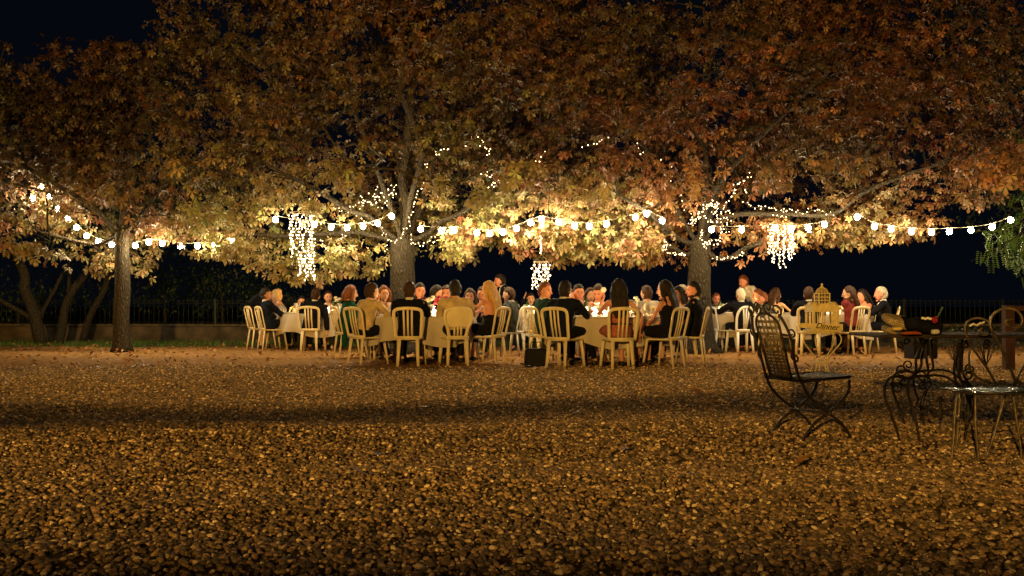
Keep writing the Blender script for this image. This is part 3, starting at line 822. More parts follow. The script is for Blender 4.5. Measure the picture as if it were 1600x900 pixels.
# ------------------------------------------------------------------ light strings
def sphere_mesh(name, r, m, nu=8, nv=6): return MB().ball((0, 0, 0), r, nu, nv).mesh(name, m)
bulb_me = MB().ball((0, 0, -.070), (.047, .047, .052), 12, 9).mesh("bulb", M['bulb'])
sock_me = MB().lathe([(.013, -.035), (.015, -.005), (.010, .012), (.004, .02)], 8).mesh("socket", M['ink'])
lab = {'left_outer': "festoon of round bulbs drooping left of the slender trunk", 'left_inner': "festoon of round bulbs running right from the slender trunk",
       'mid_left': "festoon of round bulbs beside the long hanging light curtain", 'centre': "long festoon of round bulbs between the two big trees",
       'mid_right': "short festoon of round bulbs right of the dark forked trunk", 'right': "festoon of round bulbs trailing through foliage at the right"}
for key, (Y, l) in STR.items():
    o0 = P(*l[0], Y)
    r = empty("festoon_lights", o0, 0, lab[key], "string lights", "festoon lights hung between the trees")
    pts = [P(x, y, Y) - o0 + Vector((0, 0, .015)) for x, y in l]
    order = sorted(range(len(pts)), key=lambda i: pts[i].x) if key != 'left_outer' else [1, 0, 2, 3, 4, 5, 6, 7, 8]
    wp = []
    for a, b in zip(order[:-1], order[1:]):
        wp.append(pts[a]); wp.append((pts[a] + pts[b]) / 2 - Vector((0, 0, .012)))
    wp.append(pts[order[-1]])
    MB().tube(catmull(wp, 3), .005, 5).build("wire", M['wire'], r)
    for p in pts:
        s = bpy.data.objects.new("socket", sock_me); s.location = p; s.parent = r; C.objects.link(s)
        b = bpy.data.objects.new("bulb", bulb_me); b.parent = s; C.objects.link(b)

def fairy(label, paths, Y, step=.085, wrap=0.0, turns=3.0, jit=.02, r=.0075):
    o0 = P(*paths[0][0], Y)
    root = empty("fairy_lights", o0, 0, label, "fairy lights", "fairy lights wound round the branches")
    mb = MB(); wi = MB()
    for path in paths:
        q = catmull([P(x, y, Y) - o0 for x, y in path], 8)
        L = 0; line = []
        for i in range(len(q) - 1):
            seg = q[i + 1] - q[i]; L += seg.length
            a = L * turns * 2 * pi; t = seg.normalized(); n1 = t.cross(Vector((0, 1, 0))).normalized(); n2 = t.cross(n1)
            line.append(q[i] + (n1 * cos(a) + n2 * sin(a)) * wrap + Vector(rng.normal(size=3)) * jit * .5)
        if len(line) < 2: continue
        wi.tube(line, .0025, 3, caps=False)
        acc = 0
        for a, b in zip(line[:-1], line[1:]):
            d = (b - a).length; 
            while acc < d:
                p = a.lerp(b, acc / d) + Vector(rng.normal(size=3)) * jit
                mb.ball(p, r * random.uniform(.75, 1.2), 6, 4); acc += step * random.uniform(.6, 1.5)
            acc -= d
    wi.build("wire", M['wire'], root)
    tag(mb.build("bulbs", M['fairy'], root), kind='stuff')
fairy("fairy lights spiralling up the right limb of the thick forked trunk", [[(643, 352), (640, 330), (655, 300), (668, 278)], [(666, 262), (670, 250)]], 18.55, .07, .03, 1.5)
fairy("fairy lights looped round the fork of the thick trunk", [[(592, 352), (601, 366), (614, 376), (628, 368), (636, 352)], [(640, 368), (647, 380), (664, 379), (682, 368), (694, 360)], [(600, 384), (604, 396)]], 18.5, .06, .02, 1.5)
fairy("cluster of fairy lights in the leaves left of the thick trunk", [[(562, 318), (585, 302), (600, 308), (612, 296)], [(540, 330), (560, 322), (592, 312), (612, 300), (613, 288)]], 18.5, .05, .07, 2.2, .04)
fairy("fairy lights along the left bough near the light curtain", [[(463, 322), (472, 312), (490, 308)], [(516, 318), (530, 325), (550, 335), (572, 345), (588, 356)], [(527, 328), (545, 322), (568, 315)], [(432, 330), (446, 322)]], 18.4, .07, .04, 2)
fairy("small V shaped loop of fairy lights below the left bough", [[(505, 384), (515, 391), (528, 388), (535, 376), (543, 365)], [(498, 380), (508, 378)]], 18.4, .05, .03, 2)
fairy("fairy lights scattered high in the leaves between the two big trees", [[(681, 240), (692, 233), (704, 230)], [(730, 228), (745, 225), (762, 232), (760, 246)], [(750, 268), (760, 273), (772, 276), (773, 286), (762, 291)], [(738, 213), (762, 218)]], 17.0, .055, .02, 2)
fairy("sparse line of fairy lights climbing through the middle foliage", [[(830, 263), (847, 242), (862, 236)], [(912, 231), (926, 224), (942, 217), (956, 216)], [(993, 214), (1003, 237), (1012, 250)]], 16.6, .12, .02, 2)
fairy("fairy lights running up the left limb of the dark forked tree", [[(1047, 262), (1050, 280), (1058, 296), (1066, 318), (1072, 332)], [(1033, 248), (1034, 250)]], 18.4, .11, .03, 1.5)
fairy("bright knot of fairy lights round the dark trunk's fork", [[(1080, 352), (1088, 338), (1098, 330)], [(1092, 365), (1098, 376), (1108, 382), (1120, 372)], [(1108, 322), (1122, 332), (1135, 345), (1138, 362)], [(1100, 325), (1112, 318), (1128, 326)], [(1078, 346), (1086, 350)], [(1095, 340), (1118, 345), (1130, 365), (1116, 380)], [(1085, 335), (1105, 318), (1130, 325), (1142, 340)]], 18.4, .045, .05, 2.5, .03)
fairy("hook of fairy lights rising above the dark trunk's fork", [[(1132, 322), (1142, 306), (1150, 295), (1157, 285), (1164, 291), (1168, 301)], [(1158, 286), (1170, 274), (1178, 270)]], 17.9, .06, .015, 2)
fairy("fairy lights under the short stub left of the dark trunk", [[(1035, 391), (1048, 395), (1062, 396), (1073, 399)], [(1036, 388), (1040, 378), (1048, 384)]], 18.3, .04, .02, 2)
fairy("fairy lights along the low curved branch right of the dark trunk", [[(1115, 404), (1130, 402), (1148, 401), (1158, 398), (1164, 391)]], 18.35, .045, .015, 2)
fairy("fairy lights along the level bough above the right light curtain", [[(1160, 318), (1180, 322), (1200, 326), (1222, 327), (1234, 330)], [(1205, 336), (1232, 335)], [(1234, 329), (1262, 331), (1290, 331), (1306, 334)]], 18.3, .06, .03, 2)

def light_curtain(label, px, y0, y1, Y, R, n, seed, hang=None):
    rg = random.Random(seed); c = P(px, y0, Y)
    root = empty("light_curtain", c, 0, label, "light curtain", "hanging light curtains under the trees")
    MB().tube([(R * cos(t), R * sin(t), 0) for t in np.linspace(0, 2 * pi, 24, endpoint=False)], .006, 5, closed=True).build("ring", M['ring'], root)
    if hang:
        MB().tube([(0, 0, hang), (.01, 0, .12)], .012, 5).tube([(.01, 0, .12), (R, 0, 0)], .003, 4).tube([(.01, 0, .12), (-R, 0, 0)], .003, 4).build("cord", M['ring'], root)
        hm = MB()
        for k in range(9): hm.ball((rg.uniform(-.02, .02), -.02, .15 + (hang - .15) * k / 8), .009, 6, 4)
        tag(hm.build("bulbs", M['fairy'], root), kind='stuff')
    H = (y1 - y0) / FPX * Y
    for k in range(n):
        a = 2 * pi * k / n + rg.uniform(-.1, .1); L = H * rg.uniform(.62, 1.0)
        mb = MB(); pts = []; N = max(6, int(L / .055))
        for i in range(N + 1):
            z = -L * i / N; wob = .030 * sin(i * rg.uniform(1.2, 2.2) + k * 2.6)
            pts.append((R * cos(a) + wob * rg.uniform(.4, 1.2), R * sin(a) + wob * .6, z))
        mb.tube(pts, .0027, 4, mi=1)
        for i, p in enumerate(pts[1:]):
            mb.ball((p[0] + rg.uniform(-.012, .012), p[1], p[2]), .0098 * rg.uniform(.7, 1.25), 6, 4)
        mb.build("light_strand", [M['curtain'], M['strand_wire']], root)
light_curtain("tall two tier light curtain, its wide upper tier, hanging left of thick trunk", 471, 332, 404, 17.6, .20, 11, 1)
light_curtain("short lower tier of beaded lights hanging under the tall light curtain", 479, 394, 438, 17.55, .12, 9, 2)
light_curtain("small light curtain hanging on a cord between the two big trees", 845, 409, 452, 17.2, .125, 10, 3, hang=.44)
light_curtain("wide single tier light curtain hanging right of the dark trunk", 1221, 349, 421, 17.6, .20, 12, 4)

# ------------------------------------------------------------------ plastic chairs
def leg(mb, top, bot, w0=.064, w1=.044):
    t, b = Vector(top), Vector(bot); mid = t.lerp(b, .5)
    mb.tube([t, mid, b], [(w0 / 2, .017), ((w0 + w1) / 4, .015), (w1 / 2, .013)], 8, up=(1, 0, 0)); return mb
def seat_mesh():
    mb = MB(); n = 7; vs = []; fs = []
    for zi in (0, 1):
        for j in range(n):
            for i in range(n):
                u = i / (n - 1) * 2 - 1; v = j / (n - 1) * 2 - 1
                hw = .205 + .015 * v; k = (1 - .06 * abs(v) ** 3)
                z = .430 - .016 * (1 - u * u) * (1 - .5 * v * v) - (.03 if v > .8 else 0) * (abs(v) - .8) * 3
                vs.append((u * hw * k, .02 + v * .205, z - (.022 if zi == 0 else 0)))
    for j in range(n - 1):
        for i in range(n - 1):
            a = j * n + i; fs.append((a, a + n, a + n + 1, a + 1)); b = a + n * n; fs.append((b, b + 1, b + n + 1, b + n))
    for i in range(n - 1):
        for a, b in ((i, i + 1), ((n - 1) * n + i + 1, (n - 1) * n + i), ((i + 1) * n, i * n), (i * n + n - 1, (i + 1) * n + n - 1)):
            fs.append((a, b, b + n * n, a + n * n))
    mb.add(vs, fs); return mb
def backpt(u, z): # back plane leans away
    return (u, -.185 - .10 * (z - .43) / .44, z)
def make_chair(kind, m):
    r = empty("plastic_chair")
    seat_mesh().build("seat", m, r)
    fr = MB()
    if kind == 'arch':
        pts = [(-.165, .42), (-.175, .55), (-.178, .68), (-.15, .79), (-.085, .86), (0, .88), (.085, .86), (.15, .79), (.178, .68), (.175, .55), (.165, .42)]
    elif kind == 'panel':
        pts = [(-.12, .42), (-.14, .50), (-.155, .58), (-.19, .66), (-.205, .76), (-.18, .84), (-.1, .87), (0, .88), (.1, .87), (.18, .84), (.205, .76), (.19, .66), (.155, .58), (.14, .50), (.12, .42)]
    else:
        pts = [(-.19, .42), (-.198, .55), (-.206, .68), (-.212, .78), (-.20, .835), (-.155, .862), (-.08, .872), (0, .876), (.08, .872), (.155, .862), (.20, .835), (.212, .78), (.206, .68), (.198, .55), (.19, .42)]
    q = catmull([backpt(*p) for p in pts], 3)
    fr.tube(q, [(.012, .026)] * len(q), 8, up=(0, 1, 0)); fr.box(backpt(0, .437), (.38 if kind == 'slat' else .33, .026, .038))
    fr.build("back_frame", m, r)
    if kind == 'slat': sl = [(-.058, -.062), (0, 0), (.058, .062)]; zt = .868; zb = .45
    elif kind == 'arch': sl = [(-.05, -.02), (.0, .0), (.05, .02)]; zt = .87; zb = .45; sl = [(-.02, -.06), (0.0, 0.0), (.02, .06)]
    else: sl = [(-.05, -.052), (0, 0), (.05, .052)]; zt = .60; zb = .45
    for a, b in sl:
        mb = MB(); p0 = Vector(backpt(a, zb)); p1 = Vector(backpt(b, zt)); mid = p0.lerp(p1, .5) + Vector((0, -.012, 0))
        mb.tube([p0, mid, p1], [(.007, .0175)] * 3, 6, up=(0, 1, 0)); mb.build("back_slat", m, r)
    if kind == 'panel':
        mb = MB(); vs = []; fs = []; nu, nv = 9, 7
        for s_ in (0, 1):
            for j in range(nv):
                z = .595 + (.865 - .595) * j / (nv - 1); hw = (.155 + .05 * sin(pi * min(1, (z - .58) / .22) * .5)) * (1 if z < .84 else .93)
                for i in range(nu):
                    u = -1 + 2 * i / (nu - 1); p = Vector(backpt(u * hw, z)); p.y += .03 * (u * u) - .02 + (.010 if s_ else 0); vs.append(p)
        for j in range(nv - 1):
            for i in range(nu - 1):
                a = j * nu + i; fs.append((a, a + 1, a + nu + 1, a + nu)); b = a + nu * nv; fs.append((b, b + nu, b + nu + 1, b + 1))
        mb.add(vs, fs); mb.build("back_panel", m, r)
    for s_ in (-1, 1):
        leg(MB(), (s_ * .135, -.175, .43), (s_ * .155, -.235, 0)).build("leg", m, r)
        leg(MB(), (s_ * .185, .20, .42), (s_ * .215, .265, 0)).build("leg", m, r)
    return r
chair_src = {}
for k in ('slat', 'panel', 'arch'):
    for c in ('plastic', 'plastic_white'):
        if (k, c) in (('panel', 'plastic_white'), ('arch', 'plastic')): continue
        chair_src[(k, c)] = [make_chair(k, M[c]), False]
for v in chair_src.values(): freeze(v[0])
def chair(px, Y, yaw, label, kind='slat', m='plastic', z=0):
    v = chair_src[(kind, m)]
    if not v[1]: o = v[0]; v[1] = True
    else: o = copy_tree(v[0])
    o.location = (PX(px, Y), Y, z); o.rotation_euler = (0, 0, -radians(yaw))
    return tag(o, label, "chair", "plastic chairs round the dinner tables")

# ------------------------------------------------------------------ people
todo = []   # (object, voxel, noise amplitude, extra MB appended after remeshing)
def V3(*a): return Vector(a)
def ik(S_, T, l1, l2, hint):
    d = T - S_; L = min(d.length, (l1 + l2) * .995); d.normalize(); T = S_ + d * L
    a = (l1 * l1 - l2 * l2 + L * L) / (2 * L); h = sqrt(max(0, l1 * l1 - a * a))
    n = hint - d * hint.dot(d); n.normalize()
    return S_ + d * a + n * h, T
def hand(mb, wr, d, side, curl=.5, palm=V3(0, 0, -1)):
    d = d.normalized(); palm = (palm - d * palm.dot(d)); palm = palm.normalized() if palm.length > .1 else d.orthogonal(); x = d.cross(palm) * side
    mb.tube([wr - d * .015, wr + d * .02, wr + d * .06, wr + d * .085], [(.026, .019), (.032, .016), (.040, .014), (.036, .011)], 8, up=x)
    for k, (o, L) in enumerate(((-.030, .062), (-.010, .073), (.010, .069), (.029, .055))):
        b = wr + d * .078 + x * o; m1 = b + (d * cos(curl * .5) + palm * sin(curl * .5)) * L * .5; m2 = m1 + (d * cos(curl * 1.4) + palm * sin(curl * 1.4)) * L * .5
        mb.tube([b, m1, m2], [.0092, .0085, .0068], 5)
    b = wr + d * .022 - x * .028; m1 = b + (d * .6 - x * .75 + palm * .2).normalized() * .035; mb.tube([b, m1, m1 + (d * .9 - x * .1 + palm * .3).normalized() * .03], [.012, .0105, .0085], 5)
def head_parts(mb, R, c, fem, browmat=3, beard=False):
    R = R * 1.12
    def fn(u, p):
        k = max(0, -u.z); p.x *= 1 - .30 * k ** 1.6; 
        if u.y > 0: p.y *= 1 - .06 * k
        if u.y < 0: p.y *= 1 - .20 * k
        if u.y > .6 and abs(u.z) < .3 and .2 < abs(u.x) < .55: p.y -= .007
        if u.y > .5 and u.z < -.75: p.y += .010
        return p
    mb.ball(c, (.076, .096, .116), 18, 14, 0, R, fn)
    def at(x, y, z): return c + R @ V3(x, y, z)
    mb.tube([at(0, .088, .022), at(0, .100, .000), at(0, .112, -.026), at(0, .092, -.034)], [.008, .010, .0135, .008], 6, 0)
    for s_ in (-1, 1):
        mb.ball(at(s_ * .030, .0835, .014), (.0125, .007, .0065), 8, 6, 1, R)
        mb.tube([at(s_ * .014, .094, .030), at(s_ * .030, .091, .036), at(s_ * .048, .079, .030)], [.0035, .0045, .003], 5, 3)
        mb.ball(at(s_ * .076, -.004, -.006), (.009, .019, .030), 8, 6, 0, R)
    mb.ball(at(0, .086, -.060), (.024, .0085, .0085), 8, 6, 2, R)
    mb.ball(at(0, .072, -.100), (.024, .018, .017), 8, 6, 0, R)
def hair_parts(mb, R, c, st):
    R = R * 1.16
    def at(x, y, z): return c + R @ V3(x, y, z)
    top = .124
    def fn(u, p):
        fl = .36 if st != 'bald' else -.2
        if u.y > .25 and u.z < .42 + .3 * (u.y - .6): p = p * .72
        elif abs(u.x) > .75 and u.z < -.15 and st in ('short',): p = p * .86
        elif u.z < -.82 and st in ('short', 'grey', 'bun'): p = p * .84
        else:
            p = p * (1 + .035 * mnoise.noise(Vector((u.x * 3, u.y * 3, u.z * 3)) + c) + .02 * mnoise.noise(u * 9))
        return p
    mb.ball(at(0, -.010, .012), (.084, .105, top), 20, 14, 0, R, fn)
    if st == 'long':
        for s_ in (-1, 0, 1):
            mb.tube([at(s_ * .045, -.03, .07), at(s_ * .065, -.075, -.03), at(s_ * .062, -.115, -.16), at(s_ * .055, -.125, -.28), at(s_ * .042, -.12, -.37)],
                    [(.045, .04), (.050, .045), (.052, .035), (.045, .028), (.018, .012)], 8, up=R @ V3(1, 0, 0))
        for s_ in (-1, 1):
            mb.tube([at(s_ * .06, .02, .06), at(s_ * .086, .01, -.03), at(s_ * .088, -.02, -.13), at(s_ * .075, -.05, -.24)], [.03, .028, .03, .012], 7)
    if st == 'bob':
        for s_ in (-1, 1):
            mb.tube([at(s_ * .05, .03, .08), at(s_ * .090, .015, .0), at(s_ * .088, .005, -.08), at(s_ * .078, .01, -.125)], [.03, .032, .034, .02], 8)
        for s_ in (-1, 0, 1):
            mb.tube([at(s_ * .04, -.06, .05), at(s_ * .055, -.095, -.03), at(s_ * .05, -.09, -.12)], [.045, .05, .028], 8)
    if st == 'bun': mb.ball(at(0, -.10, .06), (.045, .045, .045), 10, 8, 0, R)
    if st == 'updo': mb.ball(at(0, -.07, .07), (.065, .06, .06), 12, 8, 0, R)

def person(label, px, Y, yaw, top='jacket', tm='suit_black', bot='trouser', hair=('short', 'hair_brown'), skin='skin', lean=6, side=0, twist=0,
           hyaw=0, hpitch=-6, htilt=0, la='table', ra='table', stand=False, sc=1.0, fem=False, collar=None, legs='sit', beard=False, low=False, zoff=0, sleeve='long'):
    """local frame: +y is where the person faces, x to their right"""
    root = empty("person", (PX(px, Y), Y, zoff), -radians(yaw), label, "person", "dinner guests")
    root.scale = (sc,) * 3
    sw = .168 if fem else .205
    pel = V3(0, -.05, .52) if not stand else V3(0, 0, .93)
    a, b = radians(lean), radians(side)
    up = V3(sin(b), sin(a) * cos(b), cos(a) * cos(b)).normalized()
    rt = (V3(cos(radians(twist)), -sin(radians(twist)), 0)); rt = (rt - up * rt.dot(up)).normalized(); fw = up.cross(rt)
    nb = pel + up * .475
    waist = pel + up * .17 ; chest = pel + up * .31
    shL, shR = nb - up * .05 - rt * sw, nb - up * .05 + rt * sw
    hipL, hipR = pel + V3(-.085, 0, 0), pel + V3(.085, 0, 0)
    Rh = (Matrix.Rotation(-radians(hyaw), 3, 'Z') @ Matrix.Rotation(radians(hpitch + 0), 3, 'X') @ Matrix.Rotation(radians(htilt), 3, 'Y'))
    hc = nb + up * .085 + fw * .035 + V3(0, 0, .045)
    def target(k, s_):
        if k == 'table': return V3(s_ * .17, .42, .78)
        if k == 'table_in': return V3(s_ * .06, .38, .80)
        if k == 'lap': return V3(s_ * .09, .30, .60)
        if k == 'hang': return (shR if s_ > 0 else shL) + V3(s_ * .06, -.02, -.52)
        if k == 'chin': return hc + Rh @ V3(s_ * .04, .10, -.14)
        if k == 'cheek': return hc + Rh @ V3(s_ * .10, .04, -.07)
        if k == 'headback': return hc + V3(s_ * .12, -.06, .0)
        if k == 'wave': return hc + V3(s_ * .16, .14, .02)
        if k == 'knee': return V3(s_ * .13, .38, .58)
        if k == 'reach': return V3(s_ * .24, .55, .80)
        return Vector(k)
    arms = []
    for s_, sh, k in ((-1, shL, la), (1, shR, ra)):
        hint = V3(s_ * .7, -.5, -.6)
        if k in ('chin', 'cheek', 'wave', 'headback'): hint = V3(s_ * .35, .25 if k != 'headback' else -.5, -1)
        if k == 'hang': hint = V3(s_ * .4, -.8, 0)
        e, t = ik(sh, target(k, s_), .275, .25, hint); arms.append((s_, sh, e, t, k))
    if stand:
        lg = [(s_, h, h + V3(s_ * .02, .03, -.43), h + V3(s_ * .03, -.02, -.85), V3(0, 1, 0)) for s_, h in ((-1, hipL), (1, hipR))]
    elif legs == 'crossed':
        lg = [(-1, hipL, V3(-.10, .40, .52), V3(-.12, .42, .09), V3(0, 1, 0)), (1, hipR, V3(.02, .44, .62), V3(-.05, .66, .26), V3(0, .9, -.3))]
    elif legs == 'out':
        lg = [(s_, h, V3(s_ * .15, .38, .52), V3(s_ * .20, .62, .09), V3(s_ * .2, 1, .2)) for s_, h in ((-1, hipL), (1, hipR))]
    elif legs == 'tuck':
        lg = [(s_, h, V3(s_ * .12, .38, .53), V3(s_ * .10, .22, .09), V3(0, 1, -.1)) for s_, h in ((-1, hipL), (1, hipR))]
    else:
        lg = [(s_, h, V3(s_ * .13, .39, .53), V3(s_ * .14, .40, .09), V3(s_ * .1, 1, 0)) for s_, h in ((-1, hipL), (1, hipR))]
    f = .92 if fem else 1.0
    # body
    b = MB()
    b.tube([pel - up * .08, pel, waist, chest, nb - up * .07, nb - up * .01, nb + up * .04], [(.12 * f, .09), (.15, .105), (.125 * f, .09), (.15 * f, .105), (.15 * f, .08), (.07, .06), (.052, .052)], 12, up=rt)
    b.tube([nb - up * .03, nb + up * .05, hc - V3(0, 0, .05)], [.055 * f, .052 * f, .055 * f], 10)
    b.tube([shL, nb - up * .06, shR], [.034 * f, .045, .034 * f], 8)
    for s_, sh, e, t, k in arms:
        b.tube([sh, sh.lerp(e, .4), e, e.lerp(t, .35), t], [.038 * f, .038 * f, .032 * f, .034 * f, .025 * f], 8)
    for s_, h, kn, an, fd in lg:
        b.tube([h, h.lerp(kn, .5), kn, kn.lerp(an, .35), an, an - V3(0, 0, .02)], [.08, .072, .052, .052, .036, .032], 8)
        if not stand or True: b.tube([an - V3(0, 0, .03), an + fd * .10 - V3(0, 0, .055)], [.034, .028], 8)
    bo = b.build("body", [M[skin], M['eye'], M['lips'], M[hair[1]] if hair else M['eye']], root)
    ex = MB(); head_parts(ex, Rh, hc, fem)
    for s_, sh, e, t, k in arms:
        d = (t - e); pal = V3(0, 0, -1) if k not in ('chin', 'cheek', 'wave', 'headback', 'hang') else (V3(-s_, 0, 0))
        hand(ex, t, d, s_, .7 if k not in ('wave',) else .15, pal)
    todo.append((bo, .021, 0, ex))
    if beard:
        bd = MB(); bd.ball(hc + Rh @ V3(0, .030, -.070), (.066, .062, .055), 12, 8, 0, Rh); todo.append((bd.build("beard", M[hair[1]], root), .014, .004, None))
    # hair
    if hair and hair[0] != 'none':
        h = MB(); hair_parts(h, Rh, hc, hair[0]); todo.append((h.build("hair", M[hair[1]], root), .0125, .010, None))
    # upper garment
    c = MB(); g = .016 if top == 'jacket' else .008
    if top in ('jacket', 'shirt', 'shawl'):
        c.tube([pel - up * (.10 if top == 'jacket' else .0), pel, waist, chest, nb - up * .08, nb - up * .02, nb + up * .005],
               [(.165 * f + g, .12 + g), (.165 * f + g, .12 + g), (.14 * f + g, .105 + g), (.165 * f + g, .115 + g), (.165 * f + g, .09 + g), (.09 + g, .065 + g), (.056 + g, .056 + g)], 14, up=rt)
        c.tube([shL, nb - up * .05, shR], [.050 * f + g, .058 + g, .050 * f + g], 8)
        for s_, sh, e, t, k in arms:
            if sleeve == 'short': c.tube([sh, sh.lerp(e, .35), sh.lerp(e, .75)], [.055 * f + g, .052 * f + g, .05 * f + g], 8)
            else: c.tube([sh, sh.lerp(e, .4), e, e.lerp(t, .5), e.lerp(t, .93)], [.056 * f + g, .052 * f + g, .046 * f + g, .042 * f + g, .034 * f + g], 8)
        if top == 'shawl':
            c.tube([nb - up * .02 + rt * .05, shR + V3(.02, .02, -.05), chest + rt * .2, pel + rt * .18 - V3(0, .08, 0), pel + rt * .14 - V3(0, .1, .32)], [.05, .07, .06, .07, .05], 8)
            c.tube([nb - up * .02 - rt * .05, shL + V3(-.02, .02, -.05), chest - rt * .2, pel - rt * .18 - V3(0, .08, 0), pel - rt * .14 - V3(0, .1, .2)], [.05, .07, .06, .07, .05], 8)
        nm = {'jacket': 'jacket', 'shirt': 'shirt', 'shawl': 'shawl'}[top]
    else:
        t0 = nb - up * (.10 if not low else .27)
        c.tube([pel - up * .08, pel, waist, chest if not low else waist + up * .06, t0], [(.175 * f, .13), (.172 * f, .125), (.145 * f, .11), (.17 * f, .12), (.16 * f, .10)], 14, up=rt)
        if not low:
            for s_ in (-1, 1): c.tube([t0 + rt * s_ * .09 - fw * .06, nb + rt * s_ * .085 - up * .02, t0 + rt * s_ * .09 + fw * .07], .016, 6)
        for s_, h, kn, an, fd in lg:
            c.tube([h, h.lerp(kn, .5), kn + V3(0, .02, 0), kn.lerp(an, .5)], [.10, .095, .088, .095], 10)
        if not stand: c.tube([V3(0, .02, .54), V3(0, .34, .52)], [(.16, .07), (.17, .065)], 10, up=(1, 0, 0))
        nm = 'dress'
    todo.append((c.build(nm, M[tm], root), .019, .011, None))
    if collar or (top == 'jacket' and collar is None):
        k = MB(); base = nb + up * .012
        k.tube([base - up * .03, base + up * .004, base + up * .018], [(.070, .070), (.061, .061), (.057, .057)], 12, up=rt); k.build("collar", M['shirt_white'], root)
        if top == 'jacket' and abs((yaw + 180) % 360 - 180) > 70:
            k = MB(); k.tube([nb + fw * .075 - up * .02, chest + fw * .137 + up * .05, chest + fw * .142 - up * .05], [(.05, .012), (.035, .012), (.006, .01)], 8, up=rt); k.build("shirt_front", M['shirt_white'], root)
    if nm != 'dress':
        k = MB()
        k.tube([pel - up * .10, pel, pel + up * .08], [(.15, .11), (.168 * f, .125), (.14, .10)], 12, up=rt)
        for s_, h, kn, an, fd in lg:
            k.tube([h, h.lerp(kn, .5), kn, kn.lerp(an, .4), an.lerp(kn, .06)], [.092, .084, .068, .062, .052], 10)
        todo.append((k.build("trousers" if bot != 'skirt' else "trousers", M[bot], root), .021, .006, None))
    for s_, h, kn, an, fd in lg:
        fd = fd.normalized(); p = an - V3(0, 0, .045)
        MB().tube([p - fd * .05, p - fd * .02, p + fd * .06, p + fd * .14, p + fd * .185], [(.030, .03), (.038, .042), (.042, .034), (.044, .026), (.02, .012)], 10, up=(1, 0, 0)).build("shoe", M['shoe'], root)
    return root

def flush_people():
    objs = []
    for o, vx, na, ex in todo:
        md = o.modifiers.new("r", 'REMESH'); md.mode = 'VOXEL'; md.voxel_size = vx; md.use_smooth_shade = True
        sm = o.modifiers.new("s", 'SMOOTH'); sm.iterations = 3; sm.factor = .5
    dg = bpy.context.evaluated_depsgraph_get()
    res = []
    for o, vx, na, ex in todo:
        res.append(bpy.data.meshes.new_from_object(o.evaluated_get(dg), preserve_all_data_layers=False, depsgraph=dg))
    for (o, vx, na, ex), me in zip(todo, res):
        o.modifiers.clear(); old = o.data
        if len(me.materials) == 0:
            for m_ in old.materials: me.materials.append(m_)
        n = len(me.vertices)
        if na and n:
            co = np.empty(n * 3); me.vertices.foreach_get("co", co); no = np.empty(n * 3); me.vertices.foreach_get("normal", no)
            co = co.reshape(-1, 3); no = no.reshape(-1, 3); sx = hash(o.name) % 97
            if o.name.startswith("hair"): d = np.array([mnoise.noise(Vector((p[0] * 60 + sx, p[1] * 60, p[2] * 14))) for p in co])
            else: d = np.array([mnoise.noise(Vector((p[0] * 13 + sx, p[1] * 13, p[2] * 9))) + .5 * mnoise.noise(Vector((p[0] * 31, p[1] * 31, p[2] * 22 + sx))) for p in co])
            co += no * (d * na)[:, None]; me.vertices.foreach_set("co", co.ravel())
        if ex:
            bm = bmesh.new(); bm.from_mesh(me); vs = [bm.verts.new(v) for v in ex.v]
            for f_, mi in zip(ex.f, ex.m):
                try: q = bm.faces.new([vs[i] for i in f_]); q.material_index = mi; q.smooth = True
                except ValueError: pass
            bm.to_mesh(me); bm.free()
        me.name = old.name; o.data = me

# ------------------------------------------------------------------ dinner tables
def dinner_table(name_label, cx, cy, R, seed, drop=.42):
    t = empty("dinner_table", (cx, cy, 0), 0, "round folding table under the cloth of the " + name_label, "table", "round dinner tables")
    MB().lathe([(0.001, .715), (R - .02, .715), (R - .02, .738), (0.001, .738)], 28).build("table_top", M['post'], t, False)
    for k in range(4):
        a = pi / 4 + k * pi / 2
        MB().tube([(cos(a) * R * .6, sin(a) * R * .6, 0), (cos(a) * R * .55, sin(a) * R * .55, .72)], .017, 8).build("leg", M['iron'], t)
    mb = MB(); n = 96; rows = []
    rg = random.Random(seed); ph = rg.uniform(0, 6)
    vs = [(0, 0, .745)]
    prof = [(.35, 0), (.75, 0), (.965, 0), (1.0, .010), (1.012, .04), (1.02, .12), (1.03, .22), (1.045, .33), (1.05, drop)]
    for q, d in prof:
        for k in range(n):
            a = 2 * pi * k / n
            f = d / drop
            fold = (.065 * sin(a * 11 + ph) + .04 * sin(a * 17 + 2 * ph) + .02 * sin(a * 5 + ph)) * f
            dd = d * (1 + .14 * sin(a * 4 + ph) * f)
            r = R * q * (1 + fold); vs.append((r * cos(a), r * sin(a), .745 - dd))
    fs = [(0, 1 + k, 1 + (k + 1) % n) for k in range(n)]
    for i in range(len(prof) - 1):
        for k in range(n): a = 1 + i * n; fs.append((a + k, a + n + k, a + n + (k + 1) % n, a + (k + 1) % n))
    mb.add(vs, fs); o = mb.build("tablecloth", M['cloth'])
    o.location = (cx, cy, 0); tag(o, "pale linen cloth hanging in folds over the " + name_label, "tablecloth", "linen tablecloths")
    return cx, cy
TZ = .746
src = {}
